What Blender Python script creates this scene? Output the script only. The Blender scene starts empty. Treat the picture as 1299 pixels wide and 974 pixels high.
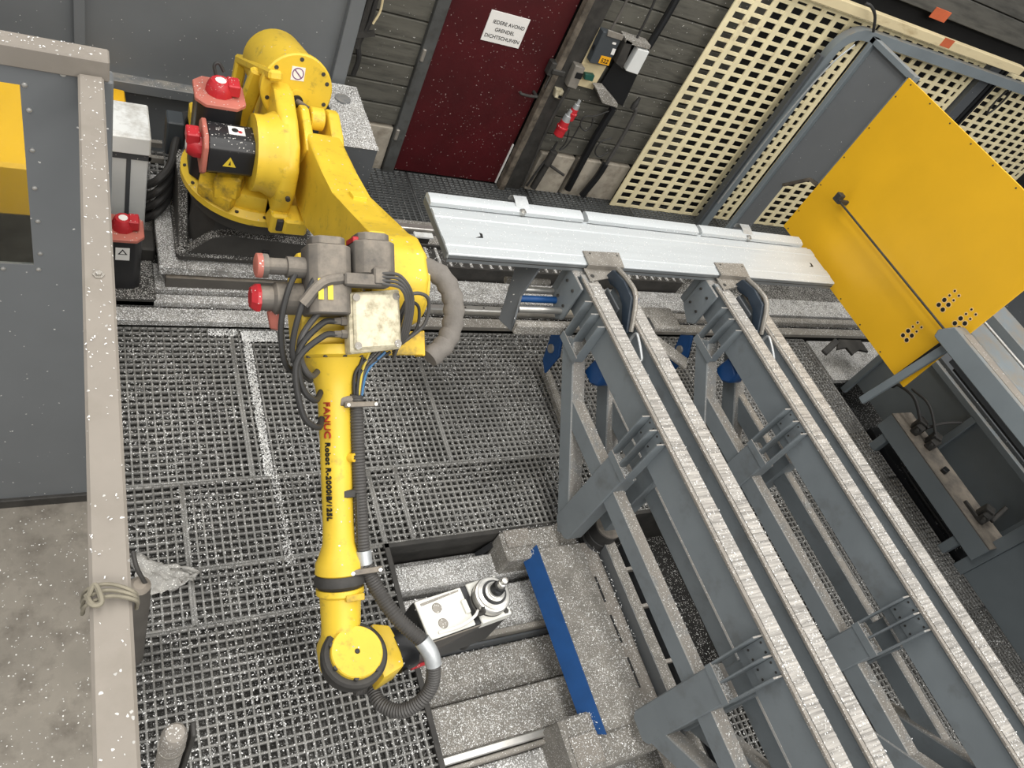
import bpy, bmesh, math, random
import numpy as np
from mathutils import Vector, Matrix

random.seed(7); RNG = np.random.default_rng(7)
scene = bpy.context.scene
COL = scene.collection

# ------------------------------------------------------------------ camera
CAM = Vector((0.0, 0.0, 3.4))
R = Matrix(((0.8657443, -0.31670712, 0.38753504),
            (-0.01743578, -0.79293206, -0.60906054),
            (0.50018277, 0.52053371, -0.69199845)))      # world -> camera (x right, y down, z forward)
FPX, CX, CY = 944.164, 649.5, 487.0
cd = bpy.data.cameras.new('camera'); cam = bpy.data.objects.new('camera', cd); COL.objects.link(cam)
cd.sensor_width = 36.0; cd.lens = FPX / 1299.0 * 36.0; cd.clip_start = 0.02; cd.clip_end = 100
right, down, fwd = Vector(R[0]), Vector(R[1]), Vector(R[2])
mw = Matrix((( right.x, -down.x, -fwd.x, CAM.x), (right.y, -down.y, -fwd.y, CAM.y), (right.z, -down.z, -fwd.z, CAM.z), (0, 0, 0, 1)))
cam.matrix_world = mw
scene.camera = cam

# ------------------------------------------------------------------ light
w = bpy.data.worlds.new('hall_daylight'); scene.world = w; w.use_nodes = True
bg = w.node_tree.nodes['Background']; bg.inputs[0].default_value = (0.96, 0.98, 1.0, 1); bg.inputs[1].default_value = 0.53
def area(name, loc, sx, sy, energy, col=(1, 0.97, 0.92), tilt=(0, 0, 0)):
    l = bpy.data.lights.new(name, 'AREA'); l.shape = 'RECTANGLE'; l.size = sx; l.size_y = sy; l.energy = energy; l.color = col
    o = bpy.data.objects.new(name, l); COL.objects.link(o); o.location = loc; o.rotation_euler = tilt
    return o
area('roof_and_fill_light', (1.0, 1.6, 7.5), 2.0, 9.0, 300)
area('roof_and_fill_light', (5.5, 1.6, 7.5), 2.0, 9.0, 300)
area('roof_and_fill_light', (-3.5, 1.6, 7.5), 2.0, 9.0, 300)
area('roof_and_fill_light', (2.0, -5.5, 7.0), 10.0, 2.0, 520, tilt=(math.radians(28), 0, 0))  # added fill lamp behind the camera, brightens upright faces turned towards it
scene.view_settings.view_transform = 'Standard'; scene.view_settings.look = 'None'
scene.view_settings.gamma = 1.0; scene.view_settings.use_curve_mapping = False
scene.view_settings.exposure = 0.0

# ------------------------------------------------------------------ helpers: pixel -> point on a known plane
def ray(px, py):
    v = Vector(((px - CX) / FPX, (py - CY) / FPX, 1.0)); return R.transposed() @ v
def PZ(px, py, z): d = ray(px, py); return CAM + d * ((z - CAM.z) / d.z)
def PX(px, py, x): d = ray(px, py); return CAM + d * ((x - CAM.x) / d.x)
def PY(px, py, y): d = ray(px, py); return CAM + d * ((y - CAM.y) / d.y)

# ------------------------------------------------------------------ materials
def lin(h):
    h = h.lstrip('#'); out = []
    for i in (0, 2, 4):
        c = int(h[i:i + 2], 16) / 255.0
        out.append(c / 12.92 if c <= 0.04045 else ((c + 0.055) / 1.055) ** 2.4)
    return (*out, 1.0)
class NT:
    def __init__(s, nt): s.nt = nt
    def n(s, t, **kw):
        o = s.nt.nodes.new(t)
        for k, v in kw.items(): setattr(o, k, v)
        return o
    def l(s, a, b): s.nt.links.new(a, b)
    def math(s, op, a, b=None, clamp=False):
        o = s.n('ShaderNodeMath', operation=op); o.use_clamp = clamp
        for i, v in enumerate((a, b)):
            if v is None: continue
            if isinstance(v, (int, float)): o.inputs[i].default_value = v
            else: s.l(v, o.inputs[i])
        return o.outputs[0]
    def noise(s, vec, scale, detail=3, rough=0.55):
        o = s.n('ShaderNodeTexNoise'); o.inputs['Scale'].default_value = scale; o.inputs['Detail'].default_value = detail
        o.inputs['Roughness'].default_value = rough; s.l(vec, o.inputs['Vector']); return o.outputs[0]
    def ramp(s, fac, a, b):
        o = s.n('ShaderNodeMapRange'); o.inputs[1].default_value = a; o.inputs[2].default_value = b
        s.l(fac, o.inputs[0]); return o.outputs[0]
    def mix(s, fac, a, b):
        o = s.n('ShaderNodeMix', data_type='RGBA')
        if isinstance(fac, (int, float)): o.inputs[0].default_value = fac
        else: s.l(fac, o.inputs[0])
        for i, v in ((6, a), (7, b)):
            if isinstance(v, tuple): o.inputs[i].default_value = v
            else: s.l(v, o.inputs[i])
        return o.outputs[2]
MATS = {}
def mat(name, col, rough=0.55, metal=0.0, var=0.12, vscale=5.0, dirt=None, speck=0.0, sscale=170.0, up=False,
        speckcol='#e9e7e2', bump=0.0, bscale=60.0, trans=0.0, dust=None, stretch=None):
    """procedural paint / metal: base colour variation, shaped dirt, settled dust and swarf specks, fine relief"""
    m = bpy.data.materials.new(name); m.use_nodes = True; T = NT(m.node_tree)
    b = m.node_tree.nodes['Principled BSDF']
    g = T.n('ShaderNodeNewGeometry'); pos = g.outputs['Position']
    if stretch:
        mp = T.n('ShaderNodeVectorMath', operation='MULTIPLY'); mp.inputs[1].default_value = stretch; T.l(pos, mp.inputs[0]); vpos = mp.outputs[0]
    else: vpos = pos
    c = lin(col)
    n1 = T.noise(vpos, vscale, 5)
    f = T.ramp(n1, 0.3, 0.7)
    lo = tuple(x * (1 - var) for x in c[:3]) + (1,); hi = tuple(min(1, x * (1 + var)) for x in c[:3]) + (1,)
    out = T.mix(f, lo, hi)
    rgh = rough
    if dirt:
        dcol, amt, dsc = dirt
        n2 = T.noise(vpos, dsc, 6, 0.65)
        out = T.mix(T.math('MULTIPLY', T.ramp(n2, 0.62 - amt * 0.35, 0.78 - amt * 0.2), 0.85, True), out, lin(dcol))
    upm = None
    if up or dust:
        sx = T.n('ShaderNodeSeparateXYZ'); T.l(g.outputs['True Normal'], sx.inputs[0]); upm = T.math('MULTIPLY', T.ramp(sx.outputs[2], 0.35, 0.8), 1.0, True)
    if dust:
        dcol, amt = dust
        n3 = T.noise(pos, 9, 5, 0.7); d = T.math('MULTIPLY', T.math('MULTIPLY', T.ramp(n3, 0.55 - amt * 0.5, 0.85 - amt * 0.5), upm), 0.92, True)
        out = T.mix(d, out, lin(dcol))
    if speck > 0:
        wob = T.n('ShaderNodeTexNoise'); wob.inputs['Scale'].default_value = sscale * 0.55; T.l(pos, wob.inputs['Vector'])
        ad = T.n('ShaderNodeVectorMath', operation='MULTIPLY_ADD'); T.l(wob.outputs[1], ad.inputs[0])
        k = 1.6 / sscale; ad.inputs[1].default_value = (k, k, k); T.l(pos, ad.inputs[2])
        v = T.n('ShaderNodeTexVoronoi'); v.inputs['Scale'].default_value = sscale; T.l(ad.outputs[0], v.inputs['Vector'])
        sp = T.n('ShaderNodeSeparateColor'); T.l(v.outputs['Color'], sp.inputs[0])
        den = T.math('MULTIPLY', T.ramp(T.noise(pos, 7, 4, 0.6), 0.25, 0.62), speck * 1.35)
        a1 = T.math('LESS_THAN', sp.outputs[0], den); a2 = T.math('LESS_THAN', v.outputs['Distance'], 0.42)
        s = T.math('MULTIPLY', a1, a2)
        if up: s = T.math('MULTIPLY', s, upm)
        br = T.mix(sp.outputs[1], tuple(x * (0.62 if speck > 0.9 else 0.45) for x in lin(speckcol)[:3]) + (1,), lin(speckcol))
        out = T.mix(s, out, br)
        rr = T.n('ShaderNodeMix'); T.l(s, rr.inputs[0]); rr.inputs[2].default_value = rough; rr.inputs[3].default_value = 0.35
        T.l(rr.outputs[0], b.inputs['Roughness'])
        bmp = T.n('ShaderNodeBump'); bmp.inputs['Strength'].default_value = 0.5; bmp.inputs['Distance'].default_value = 0.004
        T.l(s, bmp.inputs['Height']); T.l(bmp.outputs[0], b.inputs['Normal'])
    else:
        b.inputs['Roughness'].default_value = rough
        if bump > 0:
            bmp = T.n('ShaderNodeBump'); bmp.inputs['Strength'].default_value = bump; bmp.inputs['Distance'].default_value = 0.003
            T.l(T.noise(pos, bscale, 5), bmp.inputs['Height']); T.l(bmp.outputs[0], b.inputs['Normal'])
    T.l(out, b.inputs['Base Color']); b.inputs['Metallic'].default_value = metal
    if trans: b.inputs['Transmission Weight'].default_value = trans; b.inputs['IOR'].default_value = 1.45
    MATS[name] = m; return m

mat('concrete', '#878177', 0.85, var=0.2, vscale=3.5, dirt=('#5f5951', 0.45, 7), speck=0.04, sscale=140, bump=0.4)
mat('rail_paint', '#857e75', 0.7, var=0.08, vscale=6, dirt=('#7d766c', 0.3, 9), speck=0.05, sscale=150, up=True)
mat('subfloor', '#2b2a28', 0.9, var=0.3, vscale=6, speck=0.25, sscale=150)
mat('swarf_bed', '#62605c', 0.8, var=0.6, vscale=4, speck=0.8, sscale=170, speckcol='#c9c9c7')
mat('grating', '#757471', 0.6, var=0.25, vscale=3, speck=0.45, sscale=210, up=True, speckcol='#cfcfcc', dust=('#93918c', 0.3))
mat('grating_dark', '#4d4f4f', 0.6, var=0.15, speck=0.08, sscale=200, up=True)
mat('dust', '#827e77', 0.85, var=0.2, vscale=14, speck=0.36, sscale=200, speckcol='#f6f4f0')
mat('dust_dense', '#94928e', 0.8, var=0.35, vscale=10, speck=1.0, sscale=135, speckcol='#ffffff')
mat('dust_light', '#8a847c', 0.85, var=0.1, vscale=14, speck=0.28, sscale=190)
mat('plank', '#5e5c54', 0.8, var=0.2, vscale=4, dirt=('#393833', 0.5, 8), speck=0.012, sscale=130, bump=0.3, stretch=(0.4, 1, 3))
mat('plank_up', '#5a5852', 0.8, var=0.15, vscale=3, dirt=('#3d3c38', 0.45, 5), bump=0.3, stretch=(0.4, 1, 3))
mat('wall_dark', '#161514', 0.9)
mat('skirt', '#a8a092', 0.85, var=0.15, vscale=8, dirt=('#7a7164', 0.4, 9), bump=0.5)
mat('door_red', '#440b11', 0.45, var=0.2, vscale=4, speck=0.035, sscale=110, speckcol='#a38c88')
mat('frame_grey', '#4c4d4c', 0.6, var=0.15, dirt=('#35332f', 0.4, 9))
mat('rusty_steel', '#6f665a', 0.7, var=0.3, vscale=10, dirt=('#3a342d', 0.7, 12))
mat('dark_steel', '#3a3835', 0.65, var=0.25, vscale=9, dirt=('#262523', 0.5, 10))
mat('panel_grey', '#6b6e70', 0.5, var=0.06, vscale=3, speck=0.006, sscale=140, dust=('#9a948a', 0.35))
mat('panel_deep', '#505356', 0.5, var=0.08, vscale=3, speck=0.006, sscale=140)
mat('frame_paint', '#7b8286', 0.5, var=0.08, vscale=4, dust=('#938d85', 0.7), dirt=('#6a6d6e', 0.25, 6), speck=0.25, sscale=170, up=True)
mat('flange_worn', '#a29e98', 0.45, metal=0.2, var=0.5, vscale=24, speck=0.3, sscale=120, speckcol='#f4f2ee', stretch=(.2, 5, 1))
mat('machine_grey', '#788084', 0.5, var=0.08, vscale=3, dust=('#847c70', 0.4))
mat('robot_yellow', '#debb36', 0.42, var=0.08, vscale=5, dirt=('#9d8636', 0.14, 18), speck=0.02, sscale=120, up=True)
mat('robot_yellow_worn', '#d3ad2a', 0.5, var=0.2, vscale=9, dirt=('#4c4630', 0.42, 12))
mat('board_yellow', '#e9b31f', 0.45, var=0.04, vscale=3)
mat('board_light', '#e8c383', 0.6)
mat('black', '#17181a', 0.4, var=0.25, speck=0.04, sscale=110, up=True)
mat('motor_grey', '#5a5651', 0.75, var=0.15, vscale=8, dust=('#8a8175', 0.5))
mat('motor_black', '#232325', 0.38, var=0.2, speck=0.12, sscale=130, up=True)
mat('red_cap', '#b3242c', 0.45, var=0.15, speck=0.15, sscale=150, up=True)
mat('red_dusty', '#b56a5c', 0.6, var=0.15, speck=0.1, sscale=150, up=True)
mat('cast_dark', '#3b3936', 0.75, var=0.2, vscale=8, speck=0.8, sscale=180, up=True)
mat('rubber', '#2f2e2d', 0.6, var=0.2)
mat('hose', '#4a4846', 0.55, var=0.15, vscale=12)
mat('fabric_hose', '#75706a', 0.9, var=0.15, vscale=20, bump=0.6, bscale=90)
mat('cream', '#cfc6ab', 0.55, var=0.15, vscale=25, dirt=('#8d8368', 0.42, 28))
mat('label_white', '#e8e6e2', 0.5, var=0.03)
mat('label_yellow', '#e2c53a', 0.5, var=0.03)
mat('orange_label', '#e9a81f', 0.5, var=0.02)
mat('ink', '#151515', 0.6, var=0.0)
mat('ink_red', '#a3341f', 0.6, var=0.0)
mat('violet_ink', '#7a4e78', 0.6, var=0.0)
mat('alu', '#c6cbcd', 0.35, metal=0.2, var=0.05, vscale=6, speck=0.12, sscale=150, speckcol='#ffffff', stretch=(0.3, 4, 1))
mat('alu_edge', '#8c9092', 0.4, metal=0.5, var=0.1)
mat('steel_bright', '#c9c7c2', 0.3, metal=0.8, var=0.12, vscale=15)
mat('steel_dull', '#918c84', 0.5, metal=0.35, var=0.18, vscale=12, speck=0.25, sscale=170, up=True)
mat('silver', '#b9bcbd', 0.45, metal=0.5, var=0.12, vscale=40)
mat('spindle_white', '#dcdbd3', 0.45, var=0.08, vscale=14)
mat('blue', '#13457c', 0.45, var=0.12, vscale=9)
mat('navy', '#2b3642', 0.5, var=0.2, vscale=9, dust=('#5b5f62', 0.3))
mat('lattice', '#ecdfb6', 0.7, var=0.08, vscale=8, dirt=('#c0ad84', 0.15, 9))
mat('wood', '#d8c8a0', 0.7, var=0.08, vscale=6, dirt=('#a8926a', 0.2, 9), stretch=(.3, 1, 1))
mat('orange_paint', '#c4613b', 0.8, var=0.15)
mat('plastic_grey', '#3f4448', 0.5, var=0.1)
mat('white_plastic', '#dcdedc', 0.5, var=0.05, dust=('#9b968c', 0.2))
mat('green', '#1f5145', 0.5)
mat('cloth', '#a5a39e', 0.9, var=0.2, vscale=10, speck=0.6, sscale=170)
mat('rope', '#7d7768', 0.9, var=0.2, vscale=40)
mat('swarf', '#e9e9e7', 0.35, metal=0.15, var=0.2, vscale=60)
mat('glass', '#e8efe9', 0.03, var=0.0, trans=1.0)
mat('blue_wire', '#3a6f9c', 0.5); mat('yellow_wire', '#c9b23c', 0.5)

# ------------------------------------------------------------------ mesh helpers
class MB:
    """collects shapes; build() links them as ONE mesh object"""
    def __init__(s): s.bm = bmesh.new()
    def box(s, x0, x1, y0, y1, z0, z1, bev=0.0):
        vs = [s.bm.verts.new((x, y, z)) for x in (x0, x1) for y in (y0, y1) for z in (z0, z1)]
        fs = [s.bm.faces.new([vs[i] for i in q]) for q in ((0, 1, 3, 2), (4, 6, 7, 5), (0, 4, 5, 1), (2, 3, 7, 6), (0, 2, 6, 4), (1, 5, 7, 3))]
        if bev: s._bev(fs, bev)
        return s
    def _bev(s, fs, bev, seg=1):
        es = set(e for f in fs for e in f.edges)
        bmesh.ops.bevel(s.bm, geom=list(es), offset=bev, segments=seg, affect='EDGES', profile=0.5)
    def obox(s, c, ax, ay, az, bev=0.0):
        """oriented box: centre and three half-axis vectors"""
        c, ax, ay, az = map(Vector, (c, ax, ay, az))
        vs = [s.bm.verts.new(c + ax * i + ay * j + az * k) for i in (-1, 1) for j in (-1, 1) for k in (-1, 1)]
        fs = [s.bm.faces.new([vs[i] for i in q]) for q in ((0, 1, 3, 2), (4, 6, 7, 5), (0, 4, 5, 1), (2, 3, 7, 6), (0, 2, 6, 4), (1, 5, 7, 3))]
        if bev: s._bev(fs, bev)
        return s
    def bar(s, p0, p1, wdt, hgt, up=(0, 0, 1), bev=0.0):
        p0, p1, up = Vector(p0), Vector(p1), Vector(up); d = (p1 - p0); L = d.length; d.normalize()
        sd = d.cross(up).normalized(); u = sd.cross(d).normalized()
        return s.obox((p0 + p1) / 2, d * (L / 2), sd * (wdt / 2), u * (hgt / 2), bev)
    def prism(s, pts, vec, bev=0.0, seg=1):
        vec = Vector(vec); a = [s.bm.verts.new(Vector(p)) for p in pts]; b = [s.bm.verts.new(Vector(p) + vec) for p in pts]
        n = len(pts); fs = [s.bm.faces.new(a[::-1]), s.bm.faces.new(b)]
        for i in range(n): fs.append(s.bm.faces.new((a[i], a[(i + 1) % n], b[(i + 1) % n], b[i])))
        if bev: s._bev(fs, bev, seg)
        return s
    def cyl(s, p0, p1, r, r2=None, n=20):
        p0, p1 = Vector(p0), Vector(p1); return s.lathe(p0, p1 - p0, [(0, r), ((p1 - p0).length, r if r2 is None else r2)], n)
    def lathe(s, o, axis, prof, n=24, ref=None):
        """prof: list of (distance along axis, radius); closed with caps"""
        o = Vector(o); a = Vector(axis).normalized()
        t = Vector(ref) if ref else (Vector((1, 0, 0)) if abs(a.x) < 0.9 else Vector((0, 1, 0)))
        u = a.cross(t).normalized(); v = a.cross(u)
        rings = []
        for d, r in prof:
            rings.append([s.bm.verts.new(o + a * d + (u * math.cos(2 * math.pi * (k + .5) / n) + v * math.sin(2 * math.pi * (k + .5) / n)) * max(r, 1e-4)) for k in range(n)])
        s.bm.faces.new(rings[0][::-1]); s.bm.faces.new(rings[-1])
        for A, B in zip(rings, rings[1:]):
            for k in range(n): s.bm.faces.new((A[k], A[(k + 1) % n], B[(k + 1) % n], B[k]))
        return s
    def tube(s, pts, r, n=8, sub=6, ridge=0.0):
        pts = [Vector(p) for p in pts]
        if len(pts) > 2 and sub > 1:
            P = [pts[0] * 2 - pts[1]] + pts + [pts[-1] * 2 - pts[-2]]; q = []
            for i in range(1, len(P) - 2):
                a, b, c, d = P[i - 1:i + 3]
                for k in range(sub):
                    t = k / sub
                    q.append(0.5 * (2 * b + (c - a) * t + (2 * a - 5 * b + 4 * c - d) * t * t + (3 * b - a - 3 * c + d) * t ** 3))
            q.append(P[-2]); pts = q
        if ridge:                       # corrugated hose: resample densely
            L = [0.0]
            for a, b in zip(pts, pts[1:]): L.append(L[-1] + (b - a).length)
            m = max(8, int(L[-1] / (ridge / 2))); res = []; j = 0
            for i in range(m + 1):
                t = L[-1] * i / m
                while j < len(L) - 2 and L[j + 1] < t: j += 1
                f = (t - L[j]) / max(1e-9, L[j + 1] - L[j]); res.append(pts[j].lerp(pts[j + 1], f))
            pts = res
        rings = []; u = None
        for i, p in enumerate(pts):
            d = (pts[min(i + 1, len(pts) - 1)] - pts[max(i - 1, 0)]).normalized()
            if u is None: u = d.orthogonal().normalized()
            u = (u - d * u.dot(d)).normalized(); v = d.cross(u)
            rr = r * (1.0 if (not ridge or i % 2) else 0.86)
            rings.append([s.bm.verts.new(p + (u * math.cos(2 * math.pi * k / n) + v * math.sin(2 * math.pi * k / n)) * rr) for k in range(n)])
        s.bm.faces.new(rings[0][::-1]); s.bm.faces.new(rings[-1])
        for A, B in zip(rings, rings[1:]):
            for k in range(n): s.bm.faces.new((A[k], A[(k + 1) % n], B[(k + 1) % n], B[k]))
        return s
    def build(s, name, m, parent=None, smooth=True):
        bmesh.ops.recalc_face_normals(s.bm, faces=s.bm.faces)
        me = bpy.data.meshes.new(name); s.bm.to_mesh(me); s.bm.free()
        me.materials.append(MATS[m])
        if smooth:
            me.shade_smooth(); me.set_sharp_from_angle(angle=0.6)
        o = bpy.data.objects.new(name, me); COL.objects.link(o)
        if parent:
            o.parent = parent
            if parent.type == 'EMPTY': o.matrix_parent_inverse = Matrix.Translation(-parent.location)
        return o
def tag(o, label, cat, group=None):
    o['label'] = label; o['category'] = cat
    if group: o['group'] = group
    return o
def thing(name, label, cat, loc=(0, 0, 0), group=None):
    o = bpy.data.objects.new(name, None); COL.objects.link(o); o.location = loc; o.empty_display_size = 0.1
    return tag(o, label, cat, group)
def struct(o): o['kind'] = 'structure'; return o
def bx(name, m, p, x0, x1, y0, y1, z0, z1, bev=0.003): return MB().box(x0, x1, y0, y1, z0, z1, bev).build(name, m, p)
def text(name, body, size, origin, xdir, ydir, m, parent=None, depth=0.001, align='LEFT'):
    cu = bpy.data.curves.new(name, 'FONT'); cu.body = body; cu.size = size; cu.extrude = depth; cu.offset = size * 0.006; cu.align_x = align
    to = bpy.data.objects.new('tmp', cu); COL.objects.link(to)
    dg = bpy.context.evaluated_depsgraph_get(); me = bpy.data.meshes.new_from_object(to.evaluated_get(dg))
    bpy.data.objects.remove(to); me.materials.clear(); me.materials.append(MATS[m])
    xd = Vector(xdir).normalized(); yd = Vector(ydir).normalized(); zd = xd.cross(yd)
    me.transform(Matrix(((xd.x, yd.x, zd.x, origin[0]), (xd.y, yd.y, zd.y, origin[1]), (xd.z, yd.z, zd.z, origin[2]), (0, 0, 0, 1))))
    o = bpy.data.objects.new(name, me); COL.objects.link(o)
    if parent:
        o.parent = parent
        if parent.type == 'EMPTY': o.matrix_parent_inverse = Matrix.Translation(-parent.location)
    return o
def fast_mesh(name, V, F, m, parent=None):
    me = bpy.data.meshes.new(name); V = np.asarray(V, np.float32); F = np.asarray(F, np.int32)
    me.vertices.add(len(V)); me.vertices.foreach_set('co', V.ravel())
    me.loops.add(F.size); me.loops.foreach_set('vertex_index', F.ravel())
    me.polygons.add(len(F)); me.polygons.foreach_set('loop_start', np.arange(0, F.size, F.shape[1], dtype=np.int32))
    me.update(calc_edges=True); me.validate(); me.materials.append(MATS[m])
    o = bpy.data.objects.new(name, me); COL.objects.link(o)
    if parent:
        o.parent = parent
        if parent.type == 'EMPTY': o.matrix_parent_inverse = Matrix.Translation(-parent.location)
    return o
BOXF = np.array([[0, 1, 3, 2], [4, 6, 7, 5], [0, 4, 5, 1], [2, 3, 7, 6], [0, 2, 6, 4], [1, 5, 7, 3]])
def boxes(arr):
    """arr (n,6) of x0,x1,y0,y1,z0,z1 -> verts, faces"""
    a = np.asarray(arr, float); n = len(a)
    V = np.stack([np.stack([a[:, i], a[:, 2 + j], a[:, 4 + k]], 1) for i in (0, 1) for j in (0, 1) for k in (0, 1)], 1).reshape(-1, 3)
    F = (BOXF[None] + (np.arange(n) * 8)[:, None, None]).reshape(-1, 4)
    return V, F

# ================================================================== SETTING
floor = struct(bx('floor', 'concrete', None, -5, 0.03, -3, 6, -0.4, 0.0, 0))
struct_sub = bx('subfloor', 'subfloor', floor, 0.03, 9.5, -3, 4.95, -0.6, -0.42, 0)
PIT = (1.345, 2.73, -0.6, 1.54)
PITCH = 0.0372
def grating(x0, x1, y0, y1, m='grating', pitch=PITCH, wdt=0.0088, h=0.032, z=0.0, ypitch=None):
    nx = int(round((x1 - x0) / pitch)); ny = int(round((y1 - y0) / (ypitch or pitch))); arr = []
    for i in range(nx + 1):
        x = x0 + (x1 - x0) * i / nx; ww = wdt if 0 < i < nx else wdt * 1.5
        arr.append((x - ww / 2, x + ww / 2, y0, y1, z - h, z))
    for j in range(ny + 1):
        y = y0 + (y1 - y0) * j / ny; ww = wdt if 0 < j < ny else wdt * 1.5
        arr.append((x0, x1, y - ww / 2, y + ww / 2, z - h, z - 0.0008))
    V, F = boxes(arr); return fast_mesh('grating_panel', V, F, m, floor)
G = [(.085, .735, 2.005, 2.995), (.748, 1.848, 2.005, 2.995), (1.861, 2.95, 2.005, 2.995), (2.963, 4.05, 2.005, 2.995), (4.063, 5.66, 2.005, 2.995),
     (.085, .40, 1.285, 1.993), (.413, 1.333, 1.55, 1.993), (1.346, 1.49, 1.55, 1.993), (1.503, 2.60, 1.55, 1.993), (2.613, 3.70, 1.55, 1.993), (3.713, 4.80, 1.55, 1.993), (4.813, 5.66, 1.55, 1.993),
     (.413, 1.333, 1.285, 1.538), (.085, 1.333, .33, 1.273), (.085, 1.333, -.5, .318),
     (3.49, 3.70, .45, 1.538), (3.713, 4.80, .45, 1.538), (4.813, 5.66, .45, 1.538), (2.745, 3.70, -.55, .438), (3.713, 4.80, -.55, .438), (4.813, 5.66, -.55, .438)]
for g in G: grating(*g)
grating(1.75, 2.255, 4.02, 4.685, 'grating_dark', 0.05, 0.012, 0.03, ypitch=0.03)
grating(.10, 1.35, 4.02, 4.55, 'grating', 0.05, 0.012, 0.03)
for x0 in (2.268, 3.37, 4.47, 5.57): grating(x0, x0 + 1.09, 4.02, 4.685, 'grating_dark', 0.05, 0.012, 0.03, ypitch=0.03)
# bed of swarf caught under the grating
def bed(x0, x1, y0, y1, z, amp, m='swarf_bed', step=0.03):
    nx = max(2, int((x1 - x0) / step)); ny = max(2, int((y1 - y0) / step))
    X, Y = np.meshgrid(np.linspace(x0, x1, nx + 1), np.linspace(y0, y1, ny + 1), indexing='ij')
    Z = z + amp * (np.sin(X * 3.1 + 1.3 * np.sin(Y * 2.3)) * np.cos(Y * 4.1 + X) * 0.6 + RNG.uniform(-.4, .4, X.shape))
    V = np.stack([X, Y, Z], -1).reshape(-1, 3); i = np.arange(nx)[:, None] * (ny + 1) + np.arange(ny)[None]
    F = np.stack([i, i + ny + 1, i + ny + 2, i + 1], -1).reshape(-1, 4)
    o = fast_mesh('swarf_bed', V, F, m, floor); o['kind'] = 'stuff'; return o
bed(.05, 5.7, 1.54, 3.0, -0.055, 0.018); bed(.05, 1.34, -.6, 1.54, -0.046, 0.016); bed(3.49, 5.7, .44, 1.54, -0.10, 0.02); bed(2.74, 5.7, -.6, .44, -0.10, 0.02)

# ---- back wall
wall = struct(bx('wall_back', 'wall_dark', None, 1.2, 10.5, 4.76, 4.95, -0.4, 3.4, 0))
def planks(x0, x1, z0, z1, pitch, m, y=4.70):
    z = z0
    while z < z1:
        MB().box(x0, x1, y, y + 0.055, z + 0.005, min(z + pitch - 0.005, z1), 0.006).build('plank', m, wall); z += pitch
planks(1.40, 2.06, 0.385, 2.3, 0.163, 'plank'); planks(3.30, 4.75, 0.385, 2.3, 0.163, 'plank'); planks(4.0, 10.4, 2.32, 3.35, 0.2, 'plank_up', 4.66)
MB().box(1.45, 2.05, 4.69, 4.755, -.1, 0.37, .004).build('skirting_block', 'skirt', wall)
for a, b in ((3.36, 3.70), (3.74, 3.98), (4.02, 4.30)): MB().box(a, b, 4.68, 4.755, -.1, 0.372, .006).build('skirting_block', 'skirt', wall)
# small paint patches sprayed on the upper cladding
for (px, py, hw, hh) in ((1193, 19, .11, .045), ):
    p = PY(px, py, 4.655); MB().box(p.x - hw, p.x + hw, 4.652, 4.66, p.z - hh, p.z + hh, .002).build('paint_patch', 'orange_paint', wall)
t1 = struct(MB().box(4.6, 7.8, 4.50, 4.57, 2.15, 2.225, .004).build('trim_1', 'wood', None))
p = PY(1202, 55, 4.495); MB().box(p.x - .07, p.x + .07, 4.496, 4.50, p.z - .035, p.z + .035).build('paint_patch', 'orange_paint', t1)

# ---- door
DX0, DX1 = 2.145, 3.075
door = struct(bx('door_1', 'door_red', None, DX0, DX1, 4.70, 4.75, 0.005, 2.15, .003))
bx('door_jamb', 'frame_grey', door, 2.055, 2.145, 4.66, 4.76, -.05, 2.2, .004)
bx('door_jamb', 'rusty_steel', door, 3.083, 3.135, 4.62, 4.69, -.05, 2.4, .006)
bx('door_post', 'dark_steel', door, 3.135, 3.30, 4.66, 4.76, -.05, 2.4, .004)
bx('door_gap_strip', 'label_white', door, 3.066, 3.078, 4.69, 4.70, .01, .40, 0)
for z in (.30, .95, 1.5): bx('hinge', 'steel_dull', door, 2.06, 2.085, 4.645, 4.665, z, z + .09, .004)
lv = MB(); q = PY(677, 116, 4.70)
lv.cyl((q.x, 4.70, q.z), (q.x, 4.63, q.z), .012).tube([(q.x, 4.632, q.z), (q.x - .06, 4.63, q.z - .005), (q.x - .13, 4.63, q.z - .002), (q.x - .14, 4.65, q.z)], .011)
lv.build('lever_handle', 'dark_steel', door)
q = PY(698, 84, 4.69); lb = MB(); lb.box(q.x - .03, q.x + .03, 4.63, 4.70, q.z - .05, q.z + .06, .008); lb.box(q.x - .01, q.x + .10, 4.61, 4.65, q.z - .02, q.z + .02, .006)
lb.build('latch_box', 'dark_steel', door)
MB().tube([(q.x, 4.63, q.z - .04), (q.x - .01, 4.62, q.z - .14)], .006).build('latch_bar', 'dark_steel', door)
sign = thing('paper_notice', 'white landscape paper notice with three handwritten Dutch lines on the dark red door', 'notice', (2.61, 4.695, 1.18))
bx('sheet', 'label_white', sign, 2.457, 2.765, 4.693, 4.699, 1.177, 1.396, .001)
for i, (s, dx) in enumerate((('IEDERE AVOND', 0.012), ('GRENDEL', 0.0), ('DICHTSCHUIVEN', 0))):
    text('lettering', s, 0.036, (2.611 + dx, 4.692, 1.312 - i * 0.052), (1, 0, 0.0), (0, 0, 1), 'ink', sign, .0005, 'CENTER')

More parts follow.
